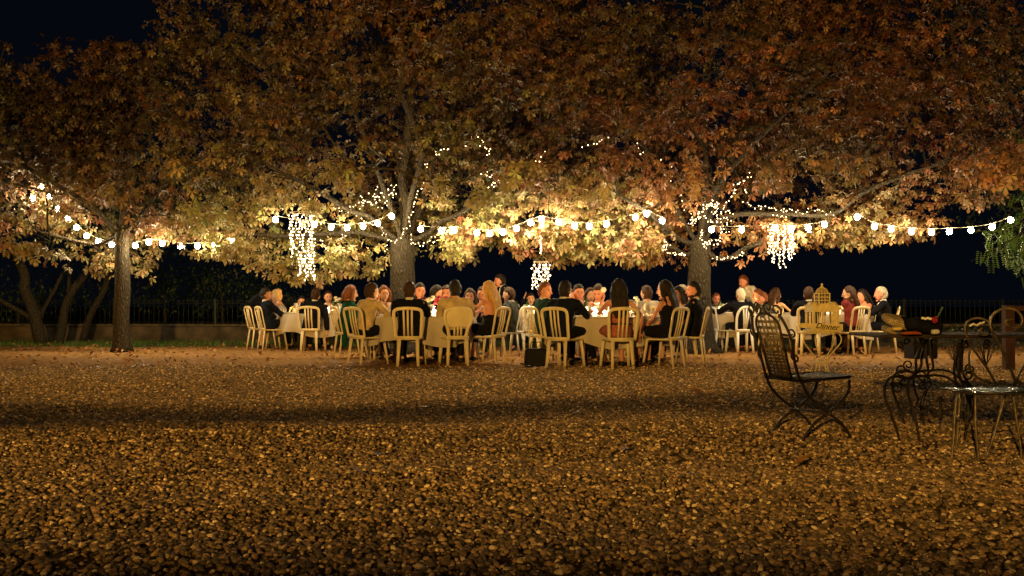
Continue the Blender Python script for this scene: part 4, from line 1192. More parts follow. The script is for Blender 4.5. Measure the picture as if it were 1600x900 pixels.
def make_items():
    r = empty("wine_glass"); MB().lathe([(.033, 0), (.033, .003), (.005, .008), (.004, .08), (.012, .09)], 10).build("foot", M['glass'], r)
    MB().lathe([(.010, .088), (.032, .11), (.038, .14), (.036, .17), (.030, .20)], 12, caps=False).build("bowl", M['glass'], r)
    src['wine_glass'] = [r, 0]
    r = empty("candle"); MB().lathe([(.030, 0), (.036, .01), (.040, .075), (.041, .082)], 12, caps=False).build("glass_cup", M['cup'], r)
    wx = MB().lathe([(0.0005, .004), (.03, .004), (.03, .05), (0.0005, .052)], 12).build("wax", M['porcelain'], r)
    MB().ball((0, 0, .105), (.010, .010, .024), 8, 6).build("flame", M['flame'], wx)
    src['candle'] = [r, 0]
    r = empty("wine_bottle"); MB().lathe([(.036, 0), (.038, .01), (.038, .19), (.03, .22), (.015, .245), (.014, .30)], 14).build("bottle_body", M['bottle'], r)
    MB().lathe([(.0388, .06), (.0388, .15)], 14, caps=False).build("bottle_label", M['porcelain'], r)
    src['wine_bottle'] = [r, 0]
    r = empty("dinner_plate"); MB().lathe([(0.0005, .004), (.08, .004), (.125, .018), (.13, .020), (.085, .0), (0.0005, 0)], 20).build("plate_disc", M['porcelain'], r)
    MB().box((.16, 0, .003), (.02, .17, .004)).build("napkin", M['porcelain'], r, False)
    src['dinner_plate'] = [r, 0]
    for v in src.values(): freeze(v[0])
make_items()
def item(kind, x, y, z, label, cat, group, rz=0, s=1.0):
    v = src[kind]
    if not v[1]: o = v[0]; v[1] = 1
    else: o = copy_tree(v[0])
    o.location = (x, y, z); o.rotation_euler = (0, 0, rz); o.scale = (s,) * 3
    return tag(o, label, cat, group)
def set_table(nm, cx, cy, R, seed, ncand=7, nglass=8, cluster=None, nbottle=1):
    rg = random.Random(seed)
    used = []
    def spot(r0, r1, dist=.10, arc=None):
        for _ in range(200):
            a = rg.uniform(0, 2 * pi) if arc is None else rg.uniform(*arc); r = rg.uniform(r0, r1); x, y = r * cos(a), r * sin(a)
            if all((x - u) ** 2 + (y - v) ** 2 > dist ** 2 for u, v in used): break
        used.append((x, y)); return cx + x, cy + y
    for i in range(ncand):
        x, y = spot(.02, .30, .10); item('candle', x, y, TZ, f"lit candle in a glass cup on the {nm}", "candle", f"candles on the {nm}", s=rg.uniform(.9, 1.25))
    for i in range(nbottle):
        x, y = spot(.28, .42, .12); item('wine_bottle', x, y, TZ, f"dark wine bottle standing on the {nm}", "bottle", f"bottles on the {nm}")
    for i in range(nglass):
        x, y = spot(.36, R - .22, .10); item('wine_glass', x, y, TZ, f"clear wine glass standing on the {nm}", "glass", f"wine glasses on the {nm}", s=rg.uniform(.85, 1.1))
    for i in range(5):
        a = 2 * pi * i / 5 + .35; x, y = cx + (R - .18) * cos(a), cy + (R - .18) * sin(a)
        item('dinner_plate', x, y, TZ + .001, f"white dinner plate near the edge of the {nm}", "plate", f"plates on the {nm}", rz=a)
TABLES = {
 'leftmost dinner table': (PX(500, 20.6), 20.6, .82), 'left-centre dinner table': (PX(656, 16.25), 16.25, .90),
 'right-centre dinner table': (PX(950, 15.7), 15.7, .90), 'small middle dinner table at the back': (PX(838, 20.4), 20.4, .75),
 'dinner table right of the dark trunk': (PX(1150, 20.3), 20.3, .8), 'rightmost dinner table': (PX(1290, 19.3), 19.3, .85)}
for i, (k, (x, y, R)) in enumerate(TABLES.items()):
    dinner_table(k, x, y, R, i + 1); set_table(k, x, y, R, 20 + i, ncand=(7, 9, 12, 4, 5, 10)[i], nglass=(10, 9, 12, 6, 6, 10)[i])

def bouquet(px, py, Y, label, wh, red, gr, vase=True):
    p = P(px, py, Y); r = empty("flower_vase", (p.x, Y, TZ), 0, label, "flowers", "flowers on the dinner tables")
    MB().lathe([(.03, 0), (.045, .04), (.04, .09), (.028, .13), (.034, .15)], 14).build("vase", M['glass'], r)
    def ros(c, R, m):
        mb = MB(); 
        mb.ball(c, R * .6, 8, 6)
        for k in range(7):
            a = k * 2.4; mb.ball((c[0] + R * .5 * cos(a), c[1] + R * .5 * sin(a), c[2] - R * .1 + .01 * (k % 2)), (R * .5, R * .5, R * .45), 6, 5)
        mb.build("blossom", m, r)
    top = p.z - TZ
    rr = random.Random(int(px))
    cs = [(rr.uniform(-.09, .09), rr.uniform(-.06, .06), top + rr.uniform(-.06, .07)) for _ in range(wh + red)]
    for i, c in enumerate(cs): ros(c, rr.uniform(.035, .05), M['whiteflower'] if i < wh else M['redflower'])
    st = MB()
    for c in cs: st.tube([(0, 0, .06), (c[0] * .4, c[1] * .4, .15), (c[0], c[1], c[2] - .02)], .003, 4)
    for k in range(gr):
        a = rr.uniform(0, 6.28); q = (.07 * cos(a), .06 * sin(a), top - .03 + rr.uniform(-.05, .04)); st.tube([(0, 0, .12), q], [.002, .001], 3)
        st.ball(q, (.028, .008, .016), 6, 4, 0, Matrix.Rotation(a, 3, 'Z'))
    st.build("stems", M['stem'], r)
bouquet(668, 466, 16.1, "tall vase with white blossom and green leaves on the left-centre table", 4, 1, 14)
bouquet(688, 468, 16.6, "deep red blossoms between two guests on the left-centre table", 1, 5, 6)
bouquet(932, 480, 15.6, "low pink and green flowers beside the bright candles", 2, 3, 10)
bouquet(988, 470, 15.9, "dark vase with a few white roses beside the long haired woman in pink", 4, 0, 6)
bouquet(529, 470, 20.3, "small white posy on the leftmost table before the dark night", 4, 0, 4)
bouquet(1128, 482, 20.1, "dark red flowers on the table just right of the dark trunk", 1, 5, 5)

# ------------------------------------------------------------------ guests
H = lambda a, b: (a, b)
def seat(px, Y, yaw, short, kind='slat', m='plastic', **k):
    chair(px, Y, yaw, "chair under the " + short, kind, m)
    return person(short, px, Y, yaw, **k)
# leftmost table
chair(407, 20.8, 56, "empty cream slatted chair, leftmost of all the chairs")
seat(424, 20.2, 58, "dark suited man leaning back at far left, hand at his head", tm='suit_navy', hair=H('short', 'hair_black'), lean=-8, side=-5, hyaw=22, la='headback', ra='knee', legs='crossed', collar=True, skin='skin_tan')
seat(441, 21.0, -78, "blonde woman bending close to the man at far left", top='dress', tm='dress_white', hair=H('updo', 'hair_blonde'), fem=True, lean=16, ra='chin', la='table', hpitch=-15)
seat(487, 19.75, 3, "broad man in black with back turned at the leftmost table", tm='suit_black', hair=H('short', 'hair_brown'), side=6, ra='hang', la='table', lean=10, htilt=6)
seat(512, 21.75, 188, "pale faced woman looking sideways across the leftmost table", top='dress', tm='dress_black', hair=H('updo', 'hair_brown'), fem=True, hyaw=-25, side=-3, sc=.97)
seat(472, 21.8, 172, "shadowy man in grey behind the leftmost table's glasses", tm='suit_grey', hair=H('short', 'hair_black'), lean=18, sc=.9)
seat(546, 17.4, 62, "auburn haired woman in a green shawl", top='shawl', tm='shawl_green', bot='dress_black', hair=H('bob', 'hair_auburn'), fem=True, hyaw=8, lean=4, la='lap', ra='lap')
# left-centre table
seat(572, 15.55, 42, "man in beige shirt leaning right, left of the suited man", top='shirt', tm='shirt_beige', hair=H('short', 'hair_brown'), lean=14, la='table', ra='table', hyaw=8, legs='out', sc=1.02)
seat(598, 17.35, 158, "orange lit woman with fringe facing us left of thick trunk", top='dress', tm='dress_white', hair=H('bob', 'hair_auburn'), fem=True, lean=10, ra='cheek')
seat(640, 15.2, 0, "dark suited man seen from behind before the thick trunk", tm='suit_black', hair=H('short', 'hair_brown'), lean=3, hyaw=6, sc=1.01)
seat(657, 17.45, 196, "dark haired man glancing right behind the suited man's shoulder", top='shirt', tm='shirt_white', hair=H('short', 'hair_black'), hyaw=-35, lean=4, skin='skin_ruddy', collar=False, sc=1.03)
seat(680, 17.4, 130, "dark haired guest turned toward the white flowers", top='jacket', tm='suit_black', hair=H('short', 'hair_black'), lean=6, hyaw=-50, ra='chin')
seat(698, 17.5, 182, "fair faced guest half hidden by the beige shirted man", top='shirt', tm='shirt_white', hair=H('short', 'hair_brown'), skin='skin_ruddy', lean=6, collar=False)
seat(712, 15.35, -12, "stocky man in beige shirt on the solid backed chair", 'panel', top='shirt', tm='shirt_beige', hair=H('short', 'hair_black'), lean=10, la='table_in', ra='table', sc=1.04, sleeve='long')
seat(740, 17.15, -155, "brown haired woman lifting her hands beside the blonde", top='dress', tm='dress_black', hair=H('long', 'hair_brown'), fem=True, lean=16, hyaw=-20, la='chin', ra='table', sc=.97)
seat(754, 17.5, 192, "white shirted man facing us beside the long haired blonde", top='jacket', tm='suit_black', hair=H('short', 'hair_brown'), skin='skin_ruddy', lean=4, collar=True, sc=.98)
seat(764, 15.95, -58, "long haired blonde woman in a black dress with bare back", top='dress', tm='dress_black', hair=H('long', 'hair_blonde'), fem=True, low=True, hyaw=-5, lean=3, twist=10, skin='skin_ruddy', sc=1.03)
# middle
person("dark haired waiter leaning forward behind the blonde woman", 800, 20.0, -95, stand=True, tm='suit_black', hair=H('short', 'hair_black'), lean=24, la='hang', ra='hang', hpitch=-10, skin='skin_ruddy', sc=.95, legs='stand')
seat(797, 18.0, -70, "man in grey jacket in profile behind the blonde woman", 'slat', 'plastic_white', tm='suit_grey', hair=H('short', 'hair_brown'), lean=4, ra='lap', la='lap', sc=.98)
chair(822, 18.6, -25, "empty cream chair left of the green jacketed man")
seat(829, 21.25, 178, "small distant man in glasses raising his hand", tm='suit_black', hair=H('short', 'hair_black'), ra='wave', la='table', sc=.93, collar=True)
seat(853, 16.0, 62, "sandy haired man in dark green jacket looking over his shoulder", tm='suit_green', hair=H('short', 'hair_auburn'), hyaw=62, lean=0, skin='skin_ruddy', ra='lap', la='lap', sc=1.02)
# right-centre table
seat(880, 14.75, 32, "big dark suited man from behind with arm hanging down", tm='suit_navy', hair=H('short', 'hair_black'), lean=8, la='hang', ra='table', hyaw=-6, legs='out', sc=1.02)
seat(895, 17.3, 178, "red faced guest peeping past the big suited man", top='shirt', tm='shirt_white', hair=H('short', 'hair_brown'), skin='skin_ruddy', lean=14, collar=False, sc=.95)
seat(904, 16.9, 160, "black haired woman smiling to the left of the candles", top='dress', tm='dress_black', hair=H('updo', 'hair_black'), fem=True, hyaw=12, lean=3, skin='skin_ruddy', ra='cheek')
seat(914, 18.4, 175, "small brown haired guest behind the bright candles", top='jacket', tm='suit_grey', hair=H('short', 'hair_brown'), lean=14, sc=.94)
seat(935, 17.1, 196, "woman with a white flower in her hair bending down", top='dress', tm='dress_pink', hair=H('updo', 'hair_brown'), fem=True, hpitch=-22, lean=6, ra='table', la='cheek', skin='skin_ruddy')
seat(922, 17.8, 170, "brown haired woman behind the one with the white flower", top='dress', tm='dress_white', hair=H('bob', 'hair_brown'), fem=True, lean=4, sc=.97)
hf = MB(); fp = P(943, 453, 16.85)
for k in range(6): hf.ball((.028 * cos(k * 1.05), -.012, .028 * sin(k * 1.05)), (.022, .014, .022), 7, 5)
hf.ball((0, -.022, 0), .014, 7, 5); hfo = hf.build("hair_flower", M['whiteflower']); hfo.location = fp
tag(hfo, "large white flower worn in the bending woman's hair", "flower")
pk = seat(967, 14.5, -8, "long dark haired woman in pink lace with bare arms", top='dress', tm='dress_pink', hair=H('long', 'hair_black'), fem=True, hyaw=8, lean=3, ra=(.30, .02, .50), skin='skin_ruddy', sc=1.03)
MB().tube([(.158 * cos(t), -.04 + .118 * sin(t), .635) for t in np.linspace(0, 2 * pi, 24, endpoint=False)], [(.016, .006)] * 24, 6, up=(0, 0, 1), closed=True).build("belt", M['ink'], pk)
seat(1013, 17.1, -18, "white shirted man with back turned beyond the pink dressed woman", top='shirt', tm='shirt_white', hair=H('short', 'hair_brown'), lean=10, hyaw=-10, sc=1.0)
seat(1040, 14.85, -48, "woman in black with long dark hair looking left", top='dress', tm='dress_black', hair=H('long', 'hair_black'), fem=True, hyaw=-14, lean=3, la='lap', ra='lap', sc=1.02, skin='skin_ruddy')
seat(1061, 16.3, -110, "dark haired woman between the black dress and the beard", top='dress', tm='dress_pink', hair=H('long', 'hair_black'), fem=True, lean=3, sc=.97, hyaw=-20)
seat(1066, 17.4, -140, "balding pink headed man behind the bearded man", top='shirt', tm='shirt_white', hair=H('bald', 'hair_grey'), skin='skin_ruddy', lean=2, sc=1.0)
seat(1078, 15.75, -72, "bearded man in black suit leaning back by the dark trunk", tm='suit_black', hair=H('short', 'hair_black'), lean=-4, hyaw=-28, la='lap', ra='lap', beard=True, legs='out', collar=True, skin='skin_ruddy', sc=1.02)
# table right of the trunk
seat(1118, 21.3, 178, "red lit man with grey beard just right of the dark trunk", tm='suit_grey', hair=H('short', 'hair_auburn'), lean=8, skin='skin_ruddy', sc=.93)
chair(1124, 19.6, 62, "white chair half hidden by the dark trunk", 'slat', 'plastic_white')
seat(1158, 19.2, -8, "white haired man in black reaching left along the table", 'arch', 'plastic_white', tm='suit_black', hair=H('short', 'hair_white'), la=(-.42, .40, .79), ra='table', lean=5, collar=True, skin='skin_ruddy', sc=.98)
person("waiter in white shirt bending over the guests right of the trunk", 1180, 21.9, -120, stand=True, top='shirt', tm='shirt_white', hair=H('short', 'hair_auburn'), lean=34, la='hang', ra='hang', skin='skin_ruddy', hpitch=-16, sc=1.0)
seat(1186, 20.4, -70, "ruddy man in black jacket right of the white haired man", tm='suit_black', hair=H('short', 'hair_auburn'), hyaw=-30, lean=4, skin='skin_ruddy', sc=.98)
seat(1196, 19.9, -100, "russet haired man seen between the iron chair's scrolls", tm='suit_grey', hair=H('short', 'hair_auburn'), lean=10, skin='skin_ruddy', sc=.94)
seat(1211, 20.2, 48, "brown haired woman behind the iron chair, profile to the right", top='dress', tm='blouse_blue', hair=H('long', 'hair_brown'), fem=True, hyaw=18, lean=4, sc=1.0)
# rightmost table
seat(1264, 18.2, 12, "dark haired man from behind left of the birdcage", 'slat', 'plastic', tm='suit_black', hair=H('short', 'hair_brown'), lean=6, hyaw=14, sc=.99)
seat(1328, 18.3, -28, "long haired woman in dark red right of the birdcage", top='shirt', tm='dress_red', hair=H('long', 'hair_brown'), fem=True, hyaw=-40, lean=4, la='cheek', ra='lap', sc=1.0)
seat(1350, 20.0, -118, "black haired woman glancing down beside the grey haired man", top='dress', tm='dress_black', hair=H('long', 'hair_black'), fem=True, hyaw=5, hpitch=-14, lean=6, sc=.98, skin='skin_ruddy')
seat(1380, 18.9, -72, "grey haired man in black suit at the right end", tm='suit_black', hair=H('short', 'hair_grey'), lean=6, hyaw=-8, la='table', ra='table', collar=True, legs='sit', skin='skin_ruddy', sc=1.0)
chair(1318, 21.0, 190, "far chair behind the candles of the rightmost table", 'slat', 'plastic')
flush_people()

def bag(px, py, Y, w, h, d, label, cat, name, m):
    p = P(px, py, Y); r = empty(name, (p.x, Y, 0.0), .1, label, cat)
    MB().box((0, 0, h / 2 + .003), (w, d, h), None, 0, .92).build("bag_body", m, r, True, bevel=.02)
    MB().tube([(-w * .25, 0, h), (-w * .2, 0, h + .10), (w * .2, 0, h + .10), (w * .25, 0, h)], .008, 6).build("handle", m, r)
bag(837, 570, 14.95, .34, .27, .2, "black handbag on the gravel left of the big suited man's chair", "bag", "handbag", M['bag'])
bag(1002, 571, 14.9, .22, .07, .16, "small brown bag lying between two chairs of the right-centre table", "bag", "small_bag", M['post'])
p = P(1438, 560, 17.2)
r = empty("black_crate", (p.x, 17.2, 0), .08, "black storage crate on the earth behind the iron garden table", "crate")
for nm, c, d in (("side_panel", (0, -.17, .19), (.42, .02, .38)), ("side_panel", (0, .17, .19), (.42, .02, .38)), ("end_panel", (-.2, 0, .19), (.02, .32, .378)), ("end_panel", (.2, 0, .19), (.02, .32, .378)), ("lid", (0, 0, .39), (.44, .38, .02))):
    MB().box(c, d).build(nm, M['bag'], r, False)

# ------------------------------------------------------------------ birdcage with the sign on its wire stand
def birdcage():
    Y = 12.0; x0 = PX(1283, Y)
    r = empty("wire_stand", (x0, Y, 0), 0, "pale wire plant stand with three curved legs under the birdcage", "stand")
    MB().tube([(.20 * cos(t), .20 * sin(t), .60) for t in np.linspace(0, 2 * pi, 28, endpoint=False)], .008, 6, closed=True).build("top_ring", M['cage'], r)
    MB().tube([(.068 * cos(t), .068 * sin(t), .245) for t in np.linspace(0, 2 * pi, 20, endpoint=False)], .006, 6, closed=True).build("waist_ring", M['cage'], r)
    for a in (pi * 1.08, pi * 1.62, pi * 1.95 + .1, pi * .5):
        pr = [(.195, .60), (.235, .54), (.225, .47), (.15, .38), (.085, .30), (.07, .245), (.075, .16), (.11, .07), (.135, 0.0)]
        MB().tube(catmull([(q * cos(a), q * sin(a), z) for q, z in pr], 4), .0075, 6).build("leg", M['cage'], r)
    for k in range(5): MB().tube([(-.19 + .0 * k, -.10 + .05 * k, .604), (.19, -.10 + .05 * k, .604)], .005, 5).build("top_bar", M['cage'], r)
    c = empty("birdcage", (x0 + .01, Y, .612), radians(6), "cream wooden birdcage with a domed turret standing on the wire stand", "birdcage")
    m = M['cage']; w, d, h = .37, .26, .35
    MB().box((0, 0, .012), (w + .04, d + .04, .024)).build("base", m, c, False)
    MB().box((0, 0, h - .045), (w + .01, d + .01, .09)).build("upper_band", m, c, False)
    MB().box((0, 0, .047), (w, d, .045)).build("lower_band", m, c, False)
    for sx in (-1, 1):
        for sy in (-1, 1): MB().box((sx * (w / 2 - .012), sy * (d / 2 - .012), .165), (.024, .024, .19)).build("corner_post", m, c, False)
    for x in (-.085, -.045, -.01, .055): 
        for sy in (-1, 1): MB().tube([(x, sy * (d / 2 - .012), .06), (x, sy * (d / 2 - .012), .27)], .0075, 6).build("bar", m, c)
    for k in range(4):
        for sx in (-1, 1): MB().tube([(sx * (w / 2 - .012), -.09 + .06 * k, .06), (sx * (w / 2 - .012), -.09 + .06 * k, .27)], .004, 5).build("bar", m, c)
    MB().box((.125, -d / 2 + .012, .165), (.07, .006, .19)).build("door_panel", m, c, False)
    for sx in (-1, 1):
        mb = MB(); 
        for k in range(7):
            a = pi * k / 6; mb.tube([(sx * .135 - .045, (k - 3) * .035, h), (sx * .135, (k - 3) * .035, h + .045), (sx * .135 + .045, (k - 3) * .035, h)], .005, 5)
        mb.ball((sx * .135, 0, h + .01), (.052, .11, .035), 12, 8); mb.build("shoulder_dome", m, c)
    # turret
    tw = .082
    for z, th in ((h + .012, .024), (h + .065, .010), (h + .11, .012), (h + .16, .012)): MB().box((0, 0, z), (tw * 2, tw * 2, th)).build("turret_band", m, c, False)
    for sx in (-1, 1):
        for sy in (-1, 1): MB().box((sx * (tw - .008), sy * (tw - .008), h + .085), (.016, .016, .15)).build("turret_post", m, c, False)
    for k in range(3): 
        for sy in (-1, 1): MB().tube([(-.04 + .04 * k, sy * (tw - .008), h + .02), (-.04 + .04 * k, sy * (tw - .008), h + .16)], .004, 5).build("bar", m, c)
    for k in range(12):
        a = 2 * pi * k / 12
        MB().tube([(tw * .98 * cos(a) * cos(t), tw * .98 * sin(a) * cos(t), h + .165 + .075 * sin(t)) for t in np.linspace(0, 1.5, 7)], .0042, 5).build("dome_wire", m, c)
    for t in (.35, .75): MB().tube([(tw * cos(t) * cos(a), tw * cos(t) * sin(a), h + .165 + .075 * sin(t)) for a in np.linspace(0, 2 * pi, 16, endpoint=False)], .005, 5, closed=True).build("dome_ring", m, c)
    MB().lathe([(.022, h + .235), (.026, h + .245), (.010, h + .255), (.008, h + .262), (.016, h + .272), (.017, h + .28), (.008, h + .292), (.001, h + .298)], 12).build("finial", m, c)
    s = empty("dinner_sign", (x0 - .04, Y - .16, .612), radians(4), "cream wooden arrow board lettered Dinner across the front of the birdcage", "sign")
    R = Matrix.Rotation(radians(2.5), 3, 'Y')
    mb = MB(); prof = [(-.275, .055), (-.262, .03), (-.235, .022), (.25, .022), (.25, .102), (-.235, .088), (-.262, .08)]
    prof = [(-.285, .075), (-.272, .055), (-.24, .048), (.25, .012), (.25, .092), (-.24, .104), (-.272, .096)]
    n = len(prof); mb.add([(x, -.010, z) for x, z in prof] + [(x, .010, z) for x, z in prof], [tuple(range(n)), tuple(range(2 * n - 1, n - 1, -1))] + [(i, i + n, (i + 1) % n + n, (i + 1) % n) for i in range(n)])
    mb.build("board", m, s, False)
    fc = bpy.data.curves.new("lettering", 'FONT'); fc.body = "Dinner"; fc.size = .088; fc.extrude = .0015; fc.shear = .35; fc.offset = .0008; fc.align_x = 'CENTER'; fc.align_y = 'CENTER'
    fo = bpy.data.objects.new("lettering", fc); C.objects.link(fo); dg = bpy.context.evaluated_depsgraph_get()
    me = bpy.data.meshes.new_from_object(fo.evaluated_get(dg)); bpy.data.objects.remove(fo)
    me.materials.clear(); me.materials.append(M['ink']); o = bpy.data.objects.new("lettering", me); C.objects.link(o); o.parent = s
    o.location = (.055, -.0125, .062); o.rotation_euler = (radians(90), radians(5.5), 0); o.scale = (1.12, 1, 1)
    MB().tube([(-.09, -.0125, .045), (.0, -.0125, .036), (.08, -.0125, .030), (.20, -.0125, .022)], .0014, 4).build("flourish", M['ink'], s)
birdcage()
bpy.data.objects['birdcage'].scale = (.89, .89, .9)

# ------------------------------------------------------------------ iron garden furniture
def spiral(c, r0, r1, a0, turns, n=22):
    """points of a spiral in the x-z plane from radius r0 at angle a0 inward to r1"""
    return [(c[0] + (r0 + (r1 - r0) * k / n) * cos(a0 + turns * 2 * pi * k / n), c[1], c[2] + (r0 + (r1 - r0) * k / n) * sin(a0 + turns * 2 * pi * k / n)) for k in range(n + 1)]
def iron_chair():
    f = atan2(.93, .36)
    r = empty("iron_folding_chair", (PX(1263, 6.72), 6.72, 0), -f, "rusty iron folding chair with curved crossed legs and a woven strap back", "chair")
    m = M['iron']
    hw = .19
    for s_ in (-1, 1):
        x = s_ * hw
        MB().tube(catmull([(x, -.21, .47), (x, -.17, .38), (x, -.08, .29), (x, .02, .225), (x, .12, .15), (x, .19, .06), (x, .215, .0)], 5), [(.014, .009)], 6).build("leg", m, r) if False else \
        MB().tube(catmull([(x, -.21, .47), (x, -.17, .38), (x, -.08, .29), (x, .02, .225), (x, .12, .15), (x, .19, .06), (x, .215, .0)], 5), .0108, 7, flat=.6).build("leg", m, r)
        x2 = x - s_ * .022
        MB().tube(catmull([(x2, .20, .44), (x2, .185, .36), (x2, .11, .28), (x2, .02, .225), (x2, -.09, .16), (x2, -.17, .07), (x2, -.20, .0)], 5), .0108, 7, flat=.6).build("leg", m, r)
        MB().ball((x, .02, .225), .016, 8, 6).build("rivet", m, r)
        MB().tube([(x, -.21, .0), (x, -.215, .012)], .012, 6) if False else None
    MB().tube([(-hw, .0, .225), (hw, .0, .225)], .008, 6).build("stretcher", m, r)
    MB().tube([(-hw, .20, .02), (hw, .20, .02)], .006, 6).build("stretcher", m, r)
    # seat frame + straps
    def szf(y): return .445 + .02 * (y + .2) / .4
    MB().tube([(-hw - .01, -.20, szf(-.2)), (-hw - .01, .17, szf(.17)), (-hw + .03, .215, szf(.2)), (hw - .03, .215, szf(.2)), (hw + .01, .17, szf(.17)), (hw + .01, -.20, szf(-.2))], .011, 7, closed=True).build("seat_frame", m, r)
    for k in range(8):
        y = -.165 + .048 * k; MB().tube([(-hw, y, szf(y) + .004), (0, y, szf(y) - .010), (hw, y, szf(y) + .004)], [(.014, .002)] * 3, 6, up=(0, 1, 0)).build("seat_strap", M['strap'], r)
    for k in range(7):
        x = -.15 + .05 * k; MB().tube([(x, -.19, szf(-.19) + .006), (x, 0, szf(0) - .004), (x, .20, szf(.2) + .006)], [(.013, .002)] * 3, 6, up=(1, 0, 0)).build("seat_strap", M['strap'], r)
    # back: posts, hoop, straps, scroll crest
    def bp(u, z): return (u, -.21 - .15 * ((z - .45) / .5) - .02 * (1 - (u / .2) ** 2), z)
    for s_ in (-1, 1):
        MB().tube(catmull([bp(s_ * .185, .44), bp(s_ * .18, .56), bp(s_ * .20, .70), bp(s_ * .185, .80), bp(s_ * .15, .88)], 5), .0095, 6).build("back_post", m, r)
        for (c, rr, a0, tn) in (((s_ * .135, .905), .045, -pi / 2, s_ * 1.25), ((s_ * .06, .925), .045, -pi / 2, -s_ * 1.2), ((s_ * .195, .60), .035, pi / 2, s_ * 1.1), ((s_ * .215, .76), .028, -pi / 2, s_ * 1.1)):
            p = spiral((c[0], 0, c[1]), rr, .012, a0, tn); MB().tube([bp(q[0], q[2]) for q in p], .0062, 5).build("scroll", m, r)
    hoop = [bp(.125 * cos(t), .80 + .085 * sin(t)) for t in np.linspace(0, pi, 12)]
    MB().tube([bp(.115, .46), bp(.12, .62)] + hoop + [bp(-.12, .62), bp(-.115, .46)], .0085, 6, closed=True).build("back_hoop", m, r)
    for k in range(5):
        x = -.09 + .045 * k; top = .80 + .08 * sqrt(max(0, 1 - (x / .125) ** 2))
        MB().tube([bp(x, .465), bp(x, .62), bp(x, top)], [(.0085, .0015)] * 3, 6, up=(1, 0, 0)).build("back_strap", M['strap'], r)
    z = .475
    while z < .865:
        hw_ = .118 if z < .8 else .118 * sqrt(max(.05, 1 - ((z - .8) / .09) ** 2))
        MB().tube([Vector(bp(-hw_, z)) + V3(0, .004, 0), Vector(bp(0, z)) + V3(0, .004, 0), Vector(bp(hw_, z)) + V3(0, .004, 0)], [(.0095, .0015)] * 3, 6, up=(0, 0, 1)).build("back_strap", M['strap'], r)
        z += .022 if z < .62 else .040
iron_chair()

def curve_set(root, Y, items, m, px0):
    """items: (name, radius, [(px,py)...], dy)"""
    for nm, rad, pts, dy in items:
        q = catmull([P(x, y, Y + dy) - Vector(root.location) for x, y in pts], 5)
        MB().tube(q, rad, 7).build(nm, m, root)
def psp(cx, cy, r0, r1, a0, turns, n=14):
    return [(cx + (r0 + (r1 - r0) * k / n) * cos(a0 + turns * 2 * pi * k / n), cy - (r0 + (r1 - r0) * k / n) * sin(a0 + turns * 2 * pi * k / n)) for k in range(n + 1)]
def garden_table():
    Y = 6.45; xl, xr = PX(1368, Y), PX(1372, Y) + 1.75
    r = empty("iron_garden_table", ((xl + xr) / 2, Y, 0), 0, "long garden table with stone top on ornate scrolled iron legs at right", "table")
    L = xr - xl
    mb = MB(); mb.box((0, .22, .739), (L, .62, .020)); mb.build("table_top", M['table_stone'], r, True, bevel=.008)
    it = []
    for dy, ox in ((0, 0), (.50, 7)):
        def sh(l, sc=1.0): return [(1455 + (x - 1455) * (1 - .07 * (dy > 0)) + ox, 474 + (y - 474) * (1 - .075 * (dy > 0))) for x, y in l]
        it += [('leg', .0088, sh([(1440, 535), (1431, 560), (1430, 578), (1420, 590), (1396, 588), (1383, 599), (1382, 622), (1393, 650), (1402, 680), (1406, 702)]), dy),
               ('leg', .0088, sh([(1447, 535), (1447, 560), (1449, 585), (1430, 588), (1418, 597), (1418, 616), (1427, 644), (1433, 675), (1434, 708)]), dy),
               ('scroll', .0058, sh(psp(1408, 578, 9, 3, -1.2, -1.3)), dy), ('scroll', .0058, sh(psp(1406, 539, 6, 2, 0, 1.2)), dy),
               ('scroll', .0058, sh(psp(1432, 539, 6, 2, 3.1, -1.2)), dy), ('scroll', .006, sh(psp(1400, 606, 9, 3, 2.5, -1.4)), dy),
               ('scroll', .0058, sh([(1430, 588), (1441, 596), (1446, 608), (1440, 620), (1432, 640)]), dy), ('scroll', .006, sh(psp(1441, 603, 7, 2, 1, 1.3)), dy),
               ('stretcher', .007, sh([(1444, 589), (1458, 586), (1474, 588), (1486, 594), (1495, 602)]), dy),
               ('leg', .0095, sh([(1499, 535), (1494, 556), (1490, 575), (1494, 600), (1508, 612), (1512, 640), (1508, 670), (1504, 700)]), dy),
               ('leg', .010, sh([(1500, 540), (1498, 570), (1499, 590), (1510, 610), (1520, 622), (1519, 640), (1512, 655)]), dy),
               ('scroll', .0058, sh(psp(1508, 540, 5, 2, 3, -1.2)), dy), ('scroll', .0058, sh(psp(1540, 541, 6, 2, 0, 1.2)), dy),
               ('scroll', .0058, sh(psp(1512, 585, 9, 3, 1.5, 1.3)), dy)]
    it += [('lower_stretcher', .008, [(1432, 645), (1448, 640), (1468, 642), (1488, 640), (1506, 646)], .2), ('lower_stretcher', .008, [(1420, 640), (1434, 634), (1450, 640), (1460, 652)], .35),
           ('finial', .011, [(1468, 620), (1468, 656)], .2), ('finial', .006, [(1462, 628), (1468, 620), (1474, 628)], .2)]
    curve_set(r, Y, it, M['iron'], 0)
    # far pair of legs at the right end, beyond the frame
    for dx in (1.0, 1.45):
        MB().tube(catmull([(dx - .45, .05, .72), (dx - .5, .05, .45), (dx - .42, .05, .25), (dx - .48, .05, 0)], 5), .011, 7).build('leg', M['iron'], r)
M['table_stone'] = mat("table_stone", (0.09, 0.06, 0.04), .7, .3, noise_amt=.5, noise_scale=14, bump=.4, bump_scale=50)
garden_table()

